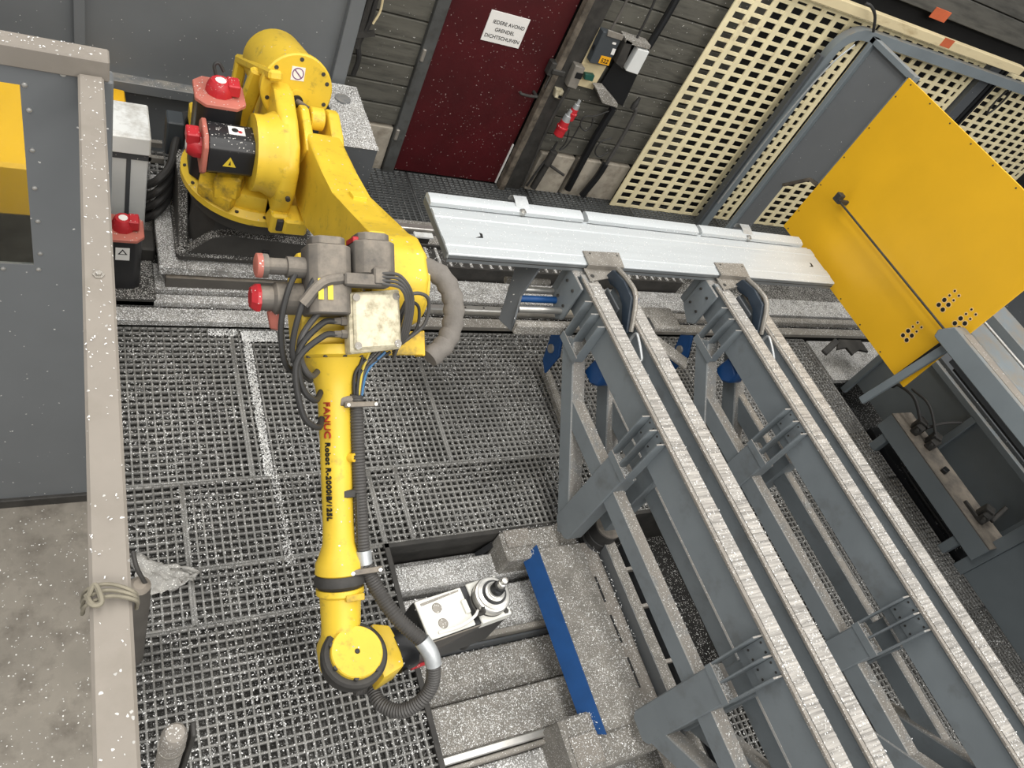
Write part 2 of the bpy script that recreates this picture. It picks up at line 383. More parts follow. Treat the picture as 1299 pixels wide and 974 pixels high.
# ---- grey steel cladding in the back left corner
wl = struct(bx('wall_left', 'panel_grey', None, -5, 1.46, 4.52, 4.60, 0.50, 3.4, .004))
bx('cladding_post', 'panel_grey', wl, -0.005, 0.05, 4.47, 4.52, 0.55, 3.2, .003)
bx('cladding_ledge', 'panel_grey', wl, -5, 1.46, 4.44, 4.53, 0.48, 0.55, .004)
bx('cladding_corner', 'panel_grey', wl, 1.44, 1.53, 4.46, 4.60, 0.0, 3.2, .004)
bx('kick_panel', 'panel_grey', wl, -5, 1.46, 4.56, 4.60, -0.5, 0.5, .002)
wf = struct(bx('wall_end', 'panel_deep', None, 10.4, 10.5, -3, 4.95, -.4, 3.4, 0))

# ---- cream lattice boards in front of the wall
def lattice(x0, x1, z0, z1, y, label):
    t = thing('lattice_board', label, 'lattice', (x0, y, z0)); px, pz = 0.1665, 0.0775
    n = max(1, round((x1 - x0) / px)); k = max(1, round((z1 - z0) / pz))
    a = MB().box(0, .058, 0, .014, 0, z1 - z0, .002).build('upright_slat', 'lattice', None).data
    b = MB().box(0, x1 - x0, 0.004, .012, 0, .030, .002).build('cross_slat', 'lattice', None).data
    for o in [o for o in bpy.data.objects if o.data in (a, b)]: bpy.data.objects.remove(o)
    for i in range(n + 1):
        o = bpy.data.objects.new('upright_slat', a); COL.objects.link(o); o.parent = t; o.location = (min((x1 - x0) * i / n, x1 - x0 - .058), 0, 0)
    for j in range(k + 1):
        o = bpy.data.objects.new('cross_slat', b); COL.objects.link(o); o.parent = t; o.location = (0, 0, min((z1 - z0) * j / k, z1 - z0 - .03))
    return t
lattice(4.245, 5.76, 0.0, 2.12, 4.60, 'large cream lattice board between the wall sockets and grey guard panel')
lattice(5.80, 7.40, 0.0, 2.12, 4.60, 'cream lattice board showing behind the top corner of the yellow guard board')
lattice(7.75, 9.6, 0.0, 2.12, 4.60, 'cream lattice board cut off by the right picture edge')
po = thing('wall_post', 'dark grey steel upright with coiled cable between two cream lattice boards', 'post', (7.55, 4.55, 0))
bx('post', 'panel_deep', po, 7.42, 7.58, 4.55, 4.62, -.05, 2.2); bx('conduit', 'black', po, 7.62, 7.66, 4.56, 4.60, -.05, 2.2)
bx('conduit', 'black', po, 7.70, 7.73, 4.56, 4.60, -.05, 2.2)
c = PY(1270, 130, 4.52); MB().tube([(c.x + .05 * math.cos(a) , 4.542 + .0015 * a / 6, c.z + .14 * math.sin(a)) for a in np.linspace(0, 14, 40)], .009).build('coiled_cable', 'rubber', po)

# ---- grey cable duct standing in front of the lattice and bending right
a0 = PY(1015, 125, 4.45); duct = thing('cable_duct', 'grey cable duct rising before the lattice and bending over to the right', 'duct', (a0.x, 4.45, 0))
dx = a0.x; zt = 2.06
pth = [(dx, 4.46, -.05), (dx, 4.46, zt - .22)] + [(dx + .22 - .22 * math.cos(a), 4.46, zt - .22 + .22 * math.sin(a)) for a in np.linspace(0.25, 1.57, 6)] + [(9.5, 4.46, zt)]
hw = .042
for nm, off, th, m in (('channel', 0, hw, 'machine_grey'),):
    b = MB(); n = len(pth); outer = []; inner = []
    for i, q in enumerate(pth):
        q = Vector(q); d = (Vector(pth[min(i + 1, n - 1)]) - Vector(pth[max(i - 1, 0)])).normalized(); s = Vector((-d.z, 0, d.x))
        outer.append(q + s * th); inner.append(q - s * th)
    b.prism(outer + inner[::-1], (0, .07, 0)); b.build(nm, m, duct)
bx('inner_cover', 'panel_deep', duct, dx - .085, dx - .052, 4.47, 4.53, -.05, zt - .25)
MB().tube([(dx - .06, 4.44, .3), (dx - .05, 4.43, 1.2), (dx + .02, 4.43, 1.75), (dx + .12, 4.43, 1.98)], .007).build('clipped_cable', 'silver', duct)
MB().tube([PY(1108, 40, 4.44), PY(1110, 20, 4.42), PY(1105, 8, 4.43), PY(1098, 4, 4.45)], .012).build('cable_loop', 'rubber', duct)
rw = MB().tube([PY(1075, 47, 4.59), PY(1065, 62, 4.585), PY(1050, 78, 4.585), PY(1046, 80, 4.585)], .006).build('red_wire', 'red_cap', None)
tag(rw, 'thin red wire hanging against the large cream lattice board', 'wire')

# ---- left fence with window, top rails
fence = thing('safety_fence', 'grey sheet steel safety fence with window and swarf strewn top rails', 'fence', (0.03, 1.97, 0))
bx('top_rail', 'rail_paint', fence, -4, 0.075, 1.945, 2.005, 2.14, 2.20, .004)
bx('side_rail', 'rail_paint', fence, 0.004, 0.062, -1.5, 1.94, 2.10, 2.16, .005)
bx('corner_post', 'panel_grey', fence, 0.03, 0.085, 1.95, 2.005, 0.0, 2.14, .004)
WX1, WZ0, WZ1 = PY(43, 335, 1.955).x, PY(43, 336, 1.955).z, PY(28, 108, 1.955).z
sh = MB(); sh.box(-4, -.62, 1.955, 1.965, 0.0, 2.14); sh.box(WX1, 0.05, 1.955, 1.965, 0.0, 2.14); sh.box(-.62, WX1, 1.955, 1.965, 0.0, WZ0); sh.box(-.62, WX1, 1.955, 1.965, WZ1, 2.14)
sh.build('sheet_panel', 'panel_grey', fence)
bx('window_pane', 'glass', fence, -.62, WX1, 1.958, 1.961, WZ0, WZ1, 0)
for (px, py) in ((31, 108), (37, 140), (41, 191), (44, 239), (48, 281), (51, 322), (49, 342), (4, 341)):
    q = PY(px, py, 1.953); MB().lathe((q.x, 1.956, q.z), (0, -1, 0), [(0, .007), (.004, .0065), (.006, .003)], 10).build('bolt', 'steel_bright', fence)
q = PY(80, 93, 1.953); MB().lathe((q.x, 1.956, q.z), (0, -1, 0), [(0, .010), (.008, .007)], 10).build('bolt', 'steel_bright', fence)
for y in (1.2, ): 
    q = PZ(123, 349, 2.16); MB().lathe((.033, q.y, 2.155), (0, 0, 1), [(0, .011), (.008, .011), (.0081, .006), (.013, .006)], 6).build('bolt', 'steel_dull', fence)
bx('lower_sill', 'dark_steel', fence, -4, 0.05, 1.94, 1.98, 0, .06, .004)
rp = PZ(132, 760, 2.165); rope = MB()
for k in range(3): rope.tube([(-.006, rp.y + .01 * k, 2.12), (.0, rp.y + .012 * k - .006, 2.166), (.03, rp.y + .01 * k, 2.174), (.066, rp.y + .006 * k - .01, 2.168), (.07, rp.y, 2.11)], .0032, 6)
rope.tube([(.0, rp.y, 2.17), (.012, rp.y + .018, 2.182), (.02, rp.y - .01, 2.18), (.008, rp.y - .012, 2.178), (.0, rp.y + .008, 2.172)], .0042, 6)
tag(rope.build('rope_knot', 'rope', None), 'frayed beige rope knotted around the near fence rail', 'rope')
yc_ = thing('yellow_cabinet', 'yellow machine cover seen through the window of the left fence', 'cabinet', (-.8, 3.3, 0))
bx('hood', 'board_yellow', yc_, -1.6, -.02, 3.0, 3.62, .72, 1.0, .015); bx('plinth', 'dark_steel', yc_, -1.5, -.1, 3.2, 3.6, 0, .72, .004)

# ---- posts on the grating beside the rail
pst = thing('guard_post', 'dull grey round post beside the fence rail next to the crumpled sheet', 'post', PZ(168, 880, 0.2))
a = PZ(178, 735, 0.75); 
MB().lathe((a.x, a.y, 0), (0, 0, 1), [(0, .04), (.6, .04), (.62, .037), (.7, .036), (.715, .02)], 18).build('tube', 'motor_grey', pst)
MB().tube([(a.x + .02, a.y, .70), (a.x - .01, a.y + .03, .78), (a.x - .02, a.y + .08, .80)], .008).build('hook', 'dark_steel', pst)
q = PZ(222, 930, 1.0); cp = thing('capped_post', 'dusty capped round post at the lower picture edge', 'post', (q.x, q.y, 0))
MB().lathe((q.x, q.y, 0), (0, 0, 1), [(0, .036), (.97, .036), (.985, .033), (1.0, .025), (1.003, .003)], 24).build('tube', 'dust_light', cp)
MB().lathe((q.x, q.y, .86), (0, 0, 1), [(0, .038), (.02, .038)], 24).build('collar', 'steel_dull', cp)
bx('angle_stay', 'dark_steel', cp, q.x + .042, q.x + .055, q.y - .02, q.y + .02, .0, 1.0)
# crumpled sheet lying on the grating
V = []; F = []; n = 14; poly = [PZ(165, 712, .03), PZ(250, 735, .03), PZ(187, 762, .03)]
c0, c1, c2, c3 = PZ(165, 708, .0), PZ(252, 728, .0), PZ(245, 740, .0), PZ(180, 765, .0)
for i in range(n + 1):
    for j in range(n + 1):
        u, v = i / n, j / n; p = c0.lerp(c1, u).lerp(c3.lerp(c2, u), v)
        V.append((p.x + random.uniform(-.008, .008), p.y + random.uniform(-.008, .008), .012 + .04 * abs(math.sin(u * 9 + 3 * v) * math.cos(v * 7 - u * 4)) + random.uniform(0, .012)))
for i in range(n):
    for j in range(n): a = i * (n + 1) + j; F.append((a, a + n + 1, a + n + 2, a + 1))
cl = fast_mesh('crumpled_sheet', V, F, 'cloth'); tag(cl, 'crumpled pale sheet covered in swarf lying on the floor grating', 'sheet')
md = cl.modifiers.new('thickness', 'SOLIDIFY'); md.thickness = .004

# ================================================================== ROBOT TRACK
track = thing('robot_track', 'long steel floor track with guide rails covered in swarf under the robot', 'track', (3, 3.5, 0))
bx('bed', 'cast_dark', track, 0.10, 6.9, 3.10, 4.0, -0.3, 0.05)
bx('front_plate', 'dust_dense', track, 0.10, 1.45, 2.99, 3.085, 0.02, 0.065, .004)
bx('front_plate', 'steel_dull', track, 1.46, 6.9, 3.0, 3.08, 0.02, 0.06, .004)
bx('guide_rail', 'steel_bright', track, 1.46, 4.1, 3.10, 3.15, 0.05, 0.115, .008); bx('guide_rail', 'dust', track, 4.11, 6.9, 3.10, 3.16, 0.05, 0.11, .008)
bx('guide_rail', 'dust_dense', track, 0.10, 1.44, 3.10, 3.16, 0.05, 0.10, .008)
for i in range(18): MB().lathe((1.55 + i * .14, 3.125, .112), (0, 0, 1), [(0, .007), (.005, .007)], 8).build('rail_bolt', 'dark_steel', track)
bx('rail_cover', 'dust_dense', track, 0.10, 6.9, 3.19, 3.39, 0.05, 0.105, .004)
bx('rear_rail', 'steel_bright', track, 0.10, 6.9, 3.88, 3.93, 0.05, 0.12, .006); bx('rear_cover', 'dust', track, 0.10, 6.9, 3.94, 4.0, 0.04, 0.09, .004)
bx('middle_cover', 'dust', track, 0.1, 6.9, 3.64, 3.86, 0.05, 0.085, .004)
# energy chain lying in its tray
chain = thing('energy_chain', 'grey segmented energy chain lying in its tray under the white profile', 'cable chain', (3, 3.5, 0.1))
tr = MB(); tr.box(1.42, 4.3, 3.40, 3.415, .085, .215, .002); tr.box(1.42, 4.3, 3.605, 3.62, .085, .215, .002); tr.box(1.42, 4.3, 3.41, 3.61, .085, .10); tr.build('tray', 'dark_steel', chain)
lk = MB().box(-.034, .034, 3.422, 3.60, .105, .192, .006).build('link', 'dark_steel', chain); seam = MB().box(-.009, .009, 3.422, 3.60, .186, .200).build('link_bridge', 'dust_dense', chain)
lk.location.x = seam.location.x = 0
for i in range(37):
    for src, ofs in ((lk, .0), (seam, .039)):
        o = src if i == 0 else src.copy()
        if i: COL.objects.link(o)
        o.location.x = 1.47 + i * .078 + ofs
# carriage
car = thing('track_carriage', 'dark cast carriage plate on the track carrying the yellow robot', 'carriage', (0.85, 3.55, 0.12))
bx('saddle', 'dark_steel', car, 0.42, 1.42, 3.24, 3.98, 0.11, 0.19)
bx('top_plate', 'dust_dense', car, 0.375, 1.45, 3.215, 3.995, 0.19, 0.25, .006)
bx('front_skirt', 'motor_grey', car, 0.41, 1.40, 3.205, 3.235, 0.10, 0.18, .003)
for y in (3.4, 3.75): bx('guide_shoe', 'dark_steel', car, .13, .37, y, y + .16, .10, .2, .01)

# ================================================================== ROBOT
rob = thing('industrial_robot', 'large yellow six axis industrial robot with spindle standing on the floor track', 'robot', (0.83, 3.46, 0.25))
RY = 'robot_yellow'
# base casting: foot plate, tapered pedestal with triangular webs
b = MB(); b.box(.46, 1.24, 3.26, 3.92, .25, .315, .02); b.build('foot_plate', 'cast_dark', rob)
b = MB()
pts = [(.50, 3.42), (.62, 3.30), (1.08, 3.30), (1.20, 3.42), (1.20, 3.78), (1.08, 3.88), (.62, 3.88), (.50, 3.78)]
lo = [(x, y, .31) for x, y in pts]; hi = [(.84 + (x - .84) * .80, 3.56 + (y - 3.56) * .85, .63) for x, y in pts]
vl = [b.bm.verts.new(v) for v in lo]; vh = [b.bm.verts.new(v) for v in hi]; b.bm.faces.new(vl[::-1]); b.bm.faces.new(vh)
for i in range(8): b.bm.faces.new((vl[i], vl[(i + 1) % 8], vh[(i + 1) % 8], vh[i]))
b.prism([(.47, 3.30, .315), (.47, 3.80, .315), (.47, 3.80, .60), (.47, 3.55, .60)], (.05, 0, 0), .006)
b.prism([(.50, 3.265, .315), (1.20, 3.265, .315), (1.20, 3.265, .44), (.72, 3.265, .47), (.62, 3.265, .44)], (0, .06, 0), .006)
b.build('pedestal', 'cast_dark', rob)
for x, y in ((.52, 3.32), (.60, 3.40), (.56, 3.84), (1.18, 3.32), (1.18, 3.86)): MB().lathe((x, y, .31), (0, 0, 1), [(0, .03), (.022, .03), (.0221, .016), (.012, .016)], 12).build('anchor_bolt', 'cast_dark', rob)
bx('port_recess', 'black', rob, .905, .945, 3.258, 3.27, .335, .375, .002)
MB().cyl((.84, 3.47, .60), (.84, 3.47, .68), .33, n=40).build('bearing', 'cast_dark', rob)
MB().lathe((.84, 3.47, .68), (0, 0, 1), [(0, .345), (.015, .375), (.05, .375), (.06, .36), (.075, .34)], 48).build('swivel_ring', RY, rob)
for k in range(16):
    a = 2 * math.pi * k / 16; MB().lathe((.84 + .355 * math.cos(a), 3.47 + .355 * math.sin(a), .742), (0, 0, 1), [(0, .010), (.006, .010)], 8).build('ring_bolt', 'dark_steel', rob)
# swivel body: casting beside the arm, foot, motor collar, strut to the balancer
sw = MB()
prof = [(3.10, .74), (3.02, .86), (2.99, 1.00), (3.01, 1.13), (3.09, 1.23), (3.22, 1.285), (3.42, 1.30), (3.62, 1.29), (3.74, 1.22), (3.78, 1.05), (3.76, .74)]
sw.prism([(.84, y, z) for y, z in prof], (.095, 0, 0), .03, 3)
sw.prism([(.68, 3.17, .745), (.93, 3.12, .745), (.93, 3.80, .745), (.62, 3.80, .745), (.56, 3.62, .745)], (0, 0, .10), .02, 2)
sw.build('swivel_body', RY, rob)
sw = MB(); sw.lathe((.74, 3.22, 1.06), (1, 0, 0), [(0, .165), (.0, .185), (.05, .185), (.10, .21), (.14, .215)], 36); sw.build('motor_collar', RY, rob)
sw = MB(); sw.bar((.78, 3.98, 1.10), (.845, 3.44, 1.36), .07, .05, (0, 0, 1), .012); sw.bar((.76, 3.93, .8), (.78, 3.96, 1.12), .06, .06, (1, 0, 0), .012); sw.bar((.745, 3.66, .84), (.80, 3.60, 1.28), .05, .08, (1, 0, 0), .012)
sw.build('balancer_strut', RY, rob)
sw = MB(); sw.prism([(.52, 3.24, .75), (.66, 3.12, .75), (.72, 3.2, .75), (.70, 3.36, .75), (.56, 3.42, .75)], (0, 0, .07), .012, 2); sw.obox((.66, 3.21, .86), (.06, -.02, .02), (.02, .05, 0), (0, .01, .06), .014); sw.build('motor_bracket', 'robot_yellow_worn', rob)
sw = MB(); sw.box(.84, .93, 2.99, 3.14, .745, .87, .012); sw.box(.90, 1.02, 2.96, 3.10, .77, .865, .012); sw.build('stop_block', RY, rob)
bx('stop_pad', 'dark_steel', rob, .868, .90, 2.975, 2.995, .78, .85, .004)
MB().cyl((.89, 2.975, 1.0), (.89, 2.96, 1.0), .012, n=12).build('plug', 'dark_steel', rob)
def motor(cx, cy, cz, ax, L, hw, parent, m='motor_black', cap='red_cap', plate='red_dusty', nm='axis_motor'):
    """servo motor: chamfered body, red flanged end plate, red round connector head"""
    a = Vector(ax).normalized(); u = a.orthogonal().normalized()
    if abs(a.z) < .5: u = Vector((0, 0, 1)) - a * a.z; u.normalize()
    else: u = Vector((1, 0, 0)) - a * a.x; u.normalize()
    v = a.cross(u); c = Vector((cx, cy, cz)); k = hw * .62
    octo = [(hw, k), (k, hw), (-k, hw), (-hw, k), (-hw, -k), (-k, -hw), (k, -hw), (hw, -k)]
    bd = MB().prism([c + u * p + v * q for p, q in octo], a * L, .006).build(nm, m, parent)
    MB().prism([c + u * p * 1.10 + v * q * 1.10 + a * L for p, q in octo], a * .022, .004).build('end_plate', plate, bd)
    MB().lathe(c + a * (L + .022), a, [(0, hw * .62), (.03, hw * .6), (.05, hw * .5), (.062, hw * .42)], 10).build('connector_head', cap, bd)
    MB().lathe(c + a * (L + .084), a, [(0, hw * .24), (.002, hw * .24)], 16).build('sticker', 'label_white', bd)
    MB().obox(c + a * (L + .06) + u * hw * .55, a * .03, u * hw * .28, v * hw * .4, .006).build('connector', cap, bd)
    return bd
m2 = motor(.80, 3.22, 1.06, (-1, 0, 0), .27, .10, rob)
bx('warning_label', 'label_white', m2, .625, .70, 3.20, 3.265, 1.1605, 1.1615, 0)
MB().lathe((.655, 3.235, 1.162), (0, 0, 1), [(0, .016), (.0006, .016)], 14).build('warning_mark', 'ink', m2)
MB().lathe((.678, 3.225, 1.162), (0, 0, 1), [(0, .010), (.0007, .010)], 12).build('warning_mark', 'red_cap', m2)
MB().prism([(.60, 3.1185, 1.035), (.66, 3.1185, 1.035), (.63, 3.1185, 1.09)], (0, -.0015, 0)).build('hazard_triangle', 'label_yellow', m2)
MB().prism([(.625, 3.1165, 1.045), (.636, 3.1165, 1.045), (.632, 3.1165, 1.07)], (0, -.0008, 0)).build('hazard_mark', 'ink', m2)
m1 = motor(.60, 3.44, .76, (0, 0, 1), .44, .105, rob)
MB().tube([(.585, 3.50, 1.27), (.575, 3.515, 1.31), (.595, 3.52, 1.325), (.62, 3.51, 1.29)], .008).build('motor_lead', 'rubber', m1)
# balancer
bp, bk = Vector((.975, 3.50, 1.265)), Vector((.925, 3.93, 1.17)); ba = (bk - bp).normalized()
MB().lathe(bp + ba * .025, ba, [(0, .178), (.03, .17), (.035, .165), (.38, .165), (.42, .145), (.43, .06)], 36).build('balancer', 'robot_yellow', rob)
fl = MB().lathe(bp, ba, [(0, .176), (.006, .184), (.028, .184)], 36).build('balancer_flange', RY, rob)
bu = ba.cross(Vector((1, 0, 0))).normalized(); bu = bu if bu.z > 0 else -bu; bv = bu.cross(ba).normalized(); bv = bv if bv.x > 0 else -bv
for ang in (20, 40, 90, 140, 160, 200, 340):
    a = math.radians(ang); q = bp + (bv * math.cos(a) + bu * math.sin(a)) * .157; MB().lathe(q + ba * .004, -ba, [(0, .011), (.006, .011), (.0065, .006)], 10).build('flange_bolt', 'dark_steel', fl)
q = bp + bu * .085 - bv * .01; MB().obox(q - ba * .001, bv * .034, bu * .034, ba * .001).build('prohibition_sticker', 'label_white', fl)
b = MB()
N = 24
for k in range(N):
    a0, a1 = 2 * math.pi * k / N, 2 * math.pi * (k + 1) / N
    b.prism([q - ba * .0025 + (bv * math.cos(t) + bu * math.sin(t)) * r for t, r in ((a0, .030), (a1, .030), (a1, .025), (a0, .025))], -ba * .0006)
b.obox(q - ba * .003, (bv - bu).normalized() * .027, (bv + bu).normalized() * .003, ba * .0004); b.build('prohibition_ring', 'violet_ink', fl)
rc = bp - bu * .05
MB().lathe(rc - ba * .002, -ba, [(0, .058), (.008, .058), (.009, .05)], 28).build('gland', RY, fl)
MB().lathe(rc - ba * .01, -ba, [(0, .032), (.012, .03), (.013, .02)], 20).build('seal', 'black', fl)
MB().cyl(rc - ba * .02, Vector((1.045, 3.36, 1.235)), .017, n=14).build('balancer_rod', 'rusty_steel', rob)
MB().lathe((1.015, 3.34, 1.225), (1, 0, 0), [(0, .05), (.005, .056), (.065, .056), (.07, .05)], 24).build('rod_eye', RY, rob)
# lower arm with fork
top = [(3.43, 1.20), (3.40, 1.255), (3.34, 1.275), (3.20, 1.235), (2.86, 1.275), (2.64, 1.325), (2.36, 1.425), (2.20, 1.52), (2.08, 1.60), (1.98, 1.615), (1.88, 1.575), (1.825, 1.49), (1.82, 1.39), (1.87, 1.30), (1.96, 1.255)]
bot = [(2.12, 1.24), (2.34, 1.16), (2.63, 1.04), (2.86, .925), (2.96, .885), (3.10, .86), (3.25, .88), (3.36, .96), (3.42, 1.08)]
arm = MB(); arm.prism([(.975, y, z) for y, z in top[3:] + bot], (.175, 0, 0), .022, 3)
arm.prism([(.965, y, z) for y, z in [top[0], top[1], top[2], top[3], (3.1, 1.20), (3.2, 1.02), (3.42, 1.08)]], (.042, 0, 0), .012, 2)
arm.prism([(1.10, y, z) for y, z in [top[0], top[1], top[2], top[3], (3.1, 1.20), (3.2, 1.02), (3.42, 1.08)]], (.06, 0, 0), .012, 2)
la = arm.build('lower_arm', RY, rob)
MB().obox((1.085, 2.62, 1.335), (.032, 0, 0), (0, .035, -.012), (0, .004, .012), .001).build('name_plate', 'label_yellow', la)
MB().lathe((1.13, 1.99, 1.435), (1, 0, 0), [(0, .15), (.03, .15), (.035, .13)], 32).build('elbow_cover', RY, la)
# ---- elbow / forearm frame
E0 = Vector((.80, 1.695, 1.321)); D = Vector((0, -.81, -.586)).normalized(); Nn = Vector((0, -.586, .81)).normalized(); XX = Vector((1, 0, 0))
def FA(t, u, x): return E0 + D * t + Nn * u + XX * x
el = MB()
el.lathe((.90, 1.99, 1.435), (1, 0, 0), [(0, .16), (.02, .178), (.06, .178), (.068, .15)], 36); el.build('elbow_bearing', 'robot_yellow_worn', rob)
el = MB()
el.prism([FA(t, u, -.14) for t, u in ((-.36, -.10), (-.38, .04), (-.30, .10), (-.12, .10), (-.02, .085), (-.02, -.085), (-.16, -.12))], XX * .27, .02, 2)
el.prism([FA(t, u, .10) for t, u in ((-.46, -.08), (-.46, .12), (-.34, .15), (-.14, .12), (-.06, .02), (-.1, -.10))], XX * .07, .015, 2)
el.build('elbow_housing', RY, rob)
el = MB(); el.lathe(FA(-.045, 0, 0), D, [(0, .135), (.02, .14), (.035, .14), (.045, .125)], 36); el.build('forearm_flange', RY, rob)
for k in range(12):
    a = 2 * math.pi * k / 12; MB().lathe(FA(-.012, .128 * math.cos(a), .128 * math.sin(a)), D, [(0, .008), (.012, .008)], 8).build('flange_bolt', 'dark_steel', rob)
MB().lathe(FA(0, 0, 0), D, [(0, .118), (.02, .108), (.05, .088), (.10, .071), (.17, .062), (.30, .059), (.60, .056), (.67, .059), (.71, .072), (.74, .086), (.775, .088), (.78, .082)], 40).build('forearm', RY, rob)
bd = MB(); bd.obox(FA(-.055, .06, .24), XX * .085, Nn * .01, D * .045, .003); bd.obox(FA(-.055, .03, .325), XX * .006, Nn * .04, D * .048, .003); bd.build('side_bracket', 'robot_yellow_worn', rob)
# lettering along the forearm
text('lettering', 'FANUC', .040, FA(.155, .034, -.052), D, (XX * .5 + Nn * .86), 'ink_red', rob, .003)
text('lettering', 'Robot R-2000iB/125L', .032, FA(.30, .034, -.050), D, (XX * .5 + Nn * .86), 'ink', rob, .003)
MB().lathe(FA(.36, .045, .030), (Nn * .8 + XX * .6), [(0, .016), (.025, .016), (.026, .008), (.02, .008)], 14).build('grease_port', 'robot_yellow_worn', rob)
# wrist
MB().lathe(FA(.78, 0, 0), D, [(0, .085), (.012, .092), (.035, .092), (.045, .08), (.055, .075)], 36).build('wrist_seal', 'dark_steel', rob)
MB().lathe(FA(.83, 0, 0), D, [(0, .086), (.02, .086), (.03, .074), (.14, .070), (.20, .075)], 32).build('wrist_neck', RY, rob)
bd = MB(); bd.obox(FA(.855, .082, .028), XX * .034, D * .012, Nn * .008, .002); bd.build('wrist_plate', 'robot_yellow_worn', rob)
J5 = Vector((.822, .79, .64))
wr = MB(); wr.prism([(J5.x + x, J5.y + y, J5.z - .05) for x, y in ((-.085, .11), (-.088, .02), (-.05, -.05), (.05, -.07), (.10, -.06), (.125, .02), (.11, .07), (.065, .14), (-.055, .15))], (0, 0, .12), .015, 2)
wr.build('wrist_body', RY, rob)
MB().lathe(J5 + Vector((0, 0, .06)), (0, 0, 1), [(0, .108), (.045, .118), (.072, .118), (.082, .110), (.085, .096)], 48).build('wrist_ring', 'dark_steel', rob)
dc = MB().lathe(J5 + Vector((0, 0, .14)), (0, 0, 1), [(0, .093), (.022, .093), (.027, .089), (.0271, .010), (.022, .008)], 48).build('wrist_cover', RY, rob)
for k in range(7):
    a = 2 * math.pi * k / 7; MB().lathe(J5 + Vector((.091 * math.cos(a), .091 * math.sin(a), .15)), (0, 0, 1), [(0, .009), (.014, .009)], 10).build('cover_screw', 'dark_steel', dc)
MB().lathe(J5 + Vector((0, 0, .166)), (0, 0, 1), [(0, .009), (.003, .008)], 10).build('cover_plug', 'dark_steel', dc)
wf2 = MB(); wf2.prism([(J5.x + x, J5.y + y, J5.z - .07) for x, y in ((.10, .12), (.17, .10), (.19, .03), (.19, -.06), (.10, -.09))], (0, 0, .15), .012, 2); wf2.build('wrist_flange', RY, rob)
MB().cyl(J5 + Vector((.18, .02, .0)), J5 + Vector((.25, .035, 0)), .085, n=28).build('tool_changer', 'black', rob)
# ---- milling spindle carried by the wrist, collet pointing up
A1 = (Vector((1.475, .885, 0)) - Vector((1.10, .815, 0))).normalized(); 
pA, pB, pC, pD = Vector((1.105, .965, 0)), Vector((1.375, 1.0, 0)), Vector((1.47, .845, 0)), Vector((1.135, .805, 0))
e1 = (pB - pA).normalized(); e2 = Vector((-e1.y, e1.x, 0)) * -1
o = pA
def SP(a, c, z): return o + e1 * a + e2 * c + Vector((0, 0, z))
sp = MB().prism([SP(0, 0, .42), SP(.385, 0, .42), SP(.385, .17, .42), SP(.0, .17, .42)], (0, 0, .285), .004).build('spindle_housing', 'black', rob)
MB().prism([SP(.006, .004, .704), SP(.215, .004, .704), SP(.215, .166, .704), SP(.006, .166, .704)], (0, 0, .012), .003).build('cover_plate', 'spindle_white', sp)
MB().prism([SP(.245, -.002, .66), SP(.387, -.002, .66), SP(.387, .172, .66), SP(.245, .172, .66)], (0, 0, .055), .004).build('nose_plate', 'spindle_white', sp)
MB().prism([SP(.0, .168, .50), SP(.24, .168, .69), SP(.24, .168, .703), SP(.0, .168, .703)], e2 * .006, .001).build('side_panel', 'motor_grey', sp)
for c in (.055, .12):
    MB().lathe(SP(.085, c, .7155), (0, 0, 1), [(0, .022), (.003, .018), (.0031, .002)], 18).build('recess', 'steel_dull', sp)
MB().prism([SP(.19, .06, .716), SP(.212, .06, .716), SP(.212, .115, .716), SP(.19, .115, .716)], (0, 0, .012), .002).build('clip', 'spindle_white', sp)
MB().prism([SP(.025, .02, .716), SP(.20, .012, .716), SP(.20, .018, .716), SP(.025, .03, .716)], (0, 0, .004), .001).build('slot_edge', 'steel_dull', sp)
sc = SP(.315, .085, .70)
MB().lathe(sc, (0, 0, 1), [(0, .078), (.055, .078), (.06, .074), (.062, .066), (.07, .066), (.072, .055), (.075, .055), (.078, .045)], 40).build('spindle_nose', 'steel_bright', sp)
MB().lathe(sc + Vector((0, 0, .0735)), (0, 0, 1), [(0, .052), (.006, .052)], 32).build('nose_groove', 'black', sp)
MB().lathe(sc + Vector((0, 0, .018)), (0, 0, 1), [(0, .0785), (.01, .0785)], 40).build('nose_groove', 'dark_steel', sp)
MB().lathe(sc + Vector((0, 0, .075)), (0, 0, 1), [(0, .042), (.012, .042), (.014, .034), (.02, .034), (.022, .030), (.03, .030)], 32).build('collet_ring', 'steel_bright', sp)
MB().lathe(sc + Vector((0, 0, .095)), (0, 0, 1), [(0, .030), (.03, .028), (.036, .022), (.05, .022)], 24).build('tool_holder', 'black', sp)
MB().lathe(sc + Vector((0, 0, .135)), (0, 0, 1), [(0, .017), (.035, .017), (.038, .013), (.058, .013), (.06, .010)], 20).build('milling_cutter', 'steel_bright', sp)
MB().tube([SP(.22, .13, .72), SP(.25, .14, .745), sc + Vector((-.06, -.045, .06))], .008).build('air_nozzle', 'dark_steel', sp)
MB().tube([SP(.05, .15, .72), SP(.14, .155, .73), SP(.21, .14, .735), SP(.24, .12, .73)], .006).build('hose_line', 'label_white', sp)
for c in (.012, .155): MB().lathe(SP(.365, c, .714), (0, 0, 1), [(0, .012), (.006, .012), (.0061, .006)], 6).build('screw', 'dark_steel', sp)
MB().prism([SP(.02, .15, .405), SP(.14, .15, .405), SP(.14, .18, .405), SP(.02, .18, .405)], (0, 0, .02), .003).build('red_base', 'red_cap', sp)
MB().lathe(SP(.30, .14, .37), (0, 0, 1), [(0, .03), (.06, .03)], 20).build('fan_foot', 'dark_steel', sp)
MB().tube([SP(-.02, .14, .66), SP(-.06, .16, .60), J5 + Vector((.21, -.07, .02))], .010).build('supply_hose', 'rubber', sp)
